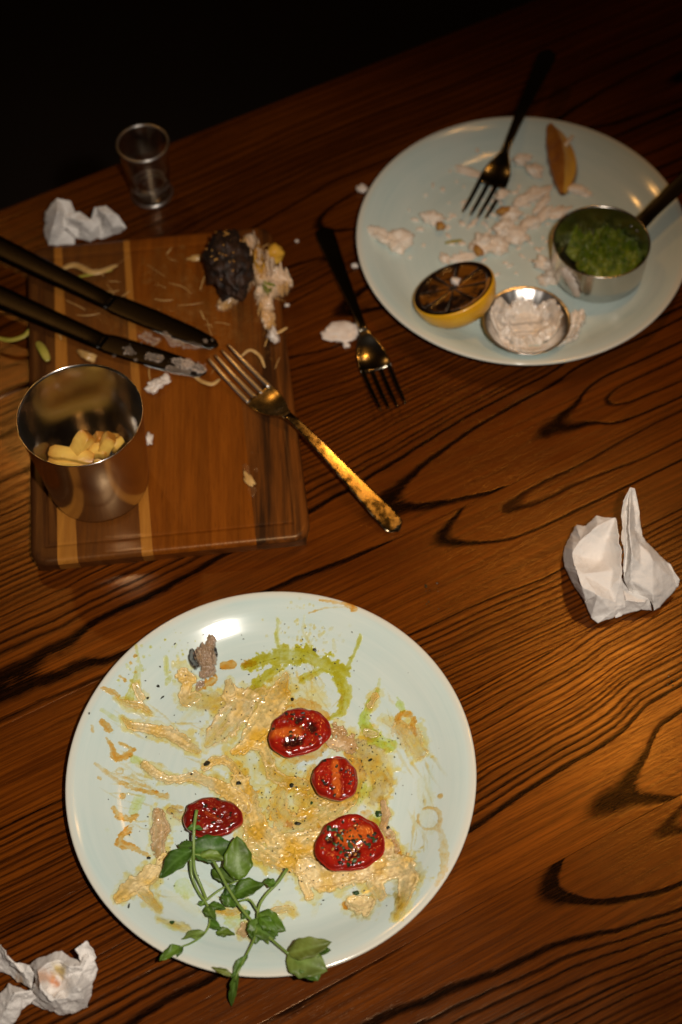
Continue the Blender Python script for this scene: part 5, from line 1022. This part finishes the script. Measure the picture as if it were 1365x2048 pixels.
tag(spread('mushy_peas', [[(1165, 500, 30, 12), (1195, 515, 46, 14), (1235, 515, 46, 14), (1255, 500, 26, 12)], [(1170, 490, 22, 15), (1205, 500, 34, 17), (1245, 500, 30, 16)], [(1150, 470, 14, 15), (1160, 482, 18, 14)], [(1225, 478, 26, 16), (1200, 488, 24, 17)], [(1210, 525, 44, 9)]],
       ((.19, .235, .010), (.075, .125, .004), (.11, .16, .006)), psurf, zc=zP + .016, k=KF, seed=103, lump=1.1, edge=.35, ns=190, ridge=.15, res=.0006, mat='vfood', colmix=260, streak=.0), 'bright green crushed peas filling the miniature saucepan', 'mushy peas')
# sauce running down the pan's side, facing the dip pot
pts = spline([P(1128, 535, zP + .030), P(1138, 552, zP + .026), P(1150, 565, zP + .020), P(1156, 590, zP + .010)], 14); pts2 = []
for q in pts:
    d = q - np.array(PC); d[2] = 0; d = d / np.linalg.norm(d); pts2.append(np.array([PC[0], PC[1], 0]) + d * (PRr + .0012) + np.array([0, 0, q[2]]))
mesh('sauce_drip', *sweep(pts2, [.0028 + .0036 * math.sin(math.pi * i / 14) * (.7 + .3 * math.sin(i * 2.1)) for i in range(15)], [.0016] * 15, lat=np.array([.7, -.55, .35]), nseg=12, power=2), M['mayo'], pan)
# potato wedge
wa, wb_ = P(1098, 262, PZ + .010), P(1128, 378, PZ + .008); wr = empty('potato_wedge', (*((wa + wb_) / 2)[:2], PZ), 'golden roast potato wedge at the far side of the back plate', 'potato wedge')
ax_ = wb_ - wa; ax_ /= np.linalg.norm(ax_); lt = np.array([ax_[1], -ax_[0], 0]); lt = lt if lt[0] > 0 else -lt
nS = 26; A_, B2, S_ = [], [], []
for i in range(nS + 1):
    t = i / nS; w_ = math.sin(math.pi * min(max(t * .97 + .015, 0), 1)) ** .62; c = wa + (wb_ - wa) * t; c = np.array([c[0], c[1], float(far(c[0], c[1]))]); bend = .004 * math.sin(math.pi * t)
    wz = 1 + .05 * math.sin(i * 1.3)
    A_.append(c - lt * (.0100 * w_) * wz + lt * bend + np.array([0, 0, .002 + .006 * w_])); B2.append(c + lt * (.0005 * w_) + lt * bend + np.array([0, 0, .001 + .0205 * w_ * wz]))
    S_.append([c + lt * (math.cos(a) * .0135 * w_ + .001 * w_) + lt * bend + np.array([0, 0, .0005 + max(0, math.sin(a)) * .0145 * w_]) for a in np.linspace(math.pi * .42, 0, 8)])
n_ = nS + 1; sharp(fixn(mesh('shaded_skin_face', A_ + B2, [(i, i + 1, n_ + i + 1, n_ + i) for i in range(nS)], M['wedge_skin'], wr)), 35)  # skin brown on this slope also paints it in shade against the other
V = A_ + B2; Fw = []
# cut faces: left slope and right slope; skin below
mid = [B2[i] * .35 + S_[i][2] * .65 + np.array([0, 0, -.0035 * math.sin(math.pi * i / nS)]) for i in range(n_)]
V = V + mid + [s[4] for s in S_]; Fw += [(n_ + i, n_ + i + 1, 2 * n_ + i + 1, 2 * n_ + i) for i in range(nS)] + [(2 * n_ + i, 2 * n_ + i + 1, 3 * n_ + i + 1, 3 * n_ + i) for i in range(nS)]
sharp(fixn(mesh('cut_faces', V, Fw, M['wedge'], wr)), 35)
V = [s[4] for s in S_] + [s[7] for s in S_] + [np.array([q[0], q[1], float(far(q[0], q[1]))]) for q in A_] + A_
Fw = [(k_ * n_ + i, k_ * n_ + i + 1, (k_ + 1) * n_ + i + 1, (k_ + 1) * n_ + i) for k_ in range(3) for i in range(nS)]; fixn(mesh('skin', V, Fw, M['wedge_skin'], wr))
# fish flakes
FL = [(965, 488, .0115, .0095, .007, .3, 'large fish flake left of centre on the back plate'), (1000, 492, .008, .0075, .0055, .2, 'round fish flake in front of the flake heap'), (1010, 455, .0105, .0075, .006, .5, 'fish flake just right of the fork tines'), (1035, 470, .009, .010, .0055, 1.2, 'upright fish flake at the right of the heap'), (1022, 430, .0085, .006, .005, .2, 'battered fish flake by the fork tips'),
      (1072, 440, .016, .0055, .004, .6, 'long fish strip right of the flake heap'), (1065, 392, .018, .0065, .004, .5, 'long fish flake left of the potato wedge tip'), (1085, 408, .013, .004, .0035, .9, 'thin fish strip below the potato wedge'), (1160, 380, .012, .0045, .003, -.4, 'fish flake right of the potato wedge tip'), (1046, 318, .008, .0055, .004, 0, 'pale fish flake between fork neck and wedge'),
      (1070, 340, .007, .009, .0045, .3, 'fish flake left of the potato wedge'), (1092, 528, .012, .0065, .004, -.3, 'fish flake left of the saucepan'), (1098, 557, .0075, .007, .004, .4, 'small curled fish flake beside the saucepan foot'), (865, 435, .011, .0070, .005, -.5, 'fish flake with a brown bit left of the fork'), (795, 482, .012, .0105, .006, -.5, 'big fish flake at the left side of the back plate'), (758, 468, .012, .0055, .0045, -.7, 'ragged fish strip next to the left rim'),
      (940, 345, .013, .0045, .002, -.5, 'thin flat fish scrap behind the fork'), (925, 515, .014, .004, .002, .1, 'flat fish scrap behind the lemon'), (1120, 425, .011, .0055, .003, .5, 'fish scrap at the far left of the saucepan'), (890, 517, .004, .006, .003, .3, 'little fish scrap at the lemon edge')]
for i, (x_, y_, a, b_, c_, rt_, lb) in enumerate(FL):
    q = P(x_, y_, PZ); lumpy(x_, y_, float(far(q[0], q[1])) - .0002, (a, b_, c_), lb, 40 + i, 'fish', rt_, .55, sub=4, group='fish flakes on the back plate')
for i, (x_, y_, a, b_, lb) in enumerate([(958, 502, .0035, .006, 'golden batter bit on the large fish flake'), (1008, 421, .007, .004, 'golden batter bit at the fork tips'), (882, 452, .004, .004, 'brown batter bit on the left fish flake')]):
    lumpy(x_, y_, PZ + .005, (a, b_, .003), lb, 70 + i, 'batter', .3, .4, cat='batter', name='batter_bit')
lumpy(912, 562, PZ + .0285, (.004, .0035, .003), 'white crumb sitting on the blackened lemon', 4, 'mayo', cat='crumb', name='crumb')
tag(mesh('shred', *strand(None, [(890, 486, 0), (905, 483, .001), (925, 480, .001)], PZ + .001, .0016, 0, 's'), M['shred_green']), 'yellow green shred left of the fish flake heap', 'shred')
tag(mesh('shred', *strand(None, [(1112, 296, .010), (1128, 292, .013), (1140, 280, .012), (1148, 268, .008)], PZ + .004, .0022, 0, 's'), M['fish']), 'pale fish thread lying across the potato wedge', 'shred')
rg = random.Random(31); parts = []
for _ in range(150):
    x_, y_ = rg.gauss(1010, 75), rg.gauss(440, 55)
    if math.hypot((x_ - 1046) / 300, (y_ - 475) / 220) > .9 or rg.random() < .1: continue
    q = P(x_, y_, PZ); parts.append(blob((q[0], q[1], float(far(q[0], q[1])) + .0006), (rg.uniform(.001, .0042), rg.uniform(.001, .0025), .0012), rg.uniform(0, 3), rg.randrange(99), .5, sub=2))
o = mesh('fish_crumbs', *join(parts), M['fish']); o['kind'] = 'stuff'; tag(o, 'small fish crumbs scattered over the back plate', 'crumbs')
lumpy(1005, 388, PZ + .0105, (.007, .004, .002), 'fish scrap lying on the head of the back fork', 77, 'fish', .8, .5, cat='fish flake')
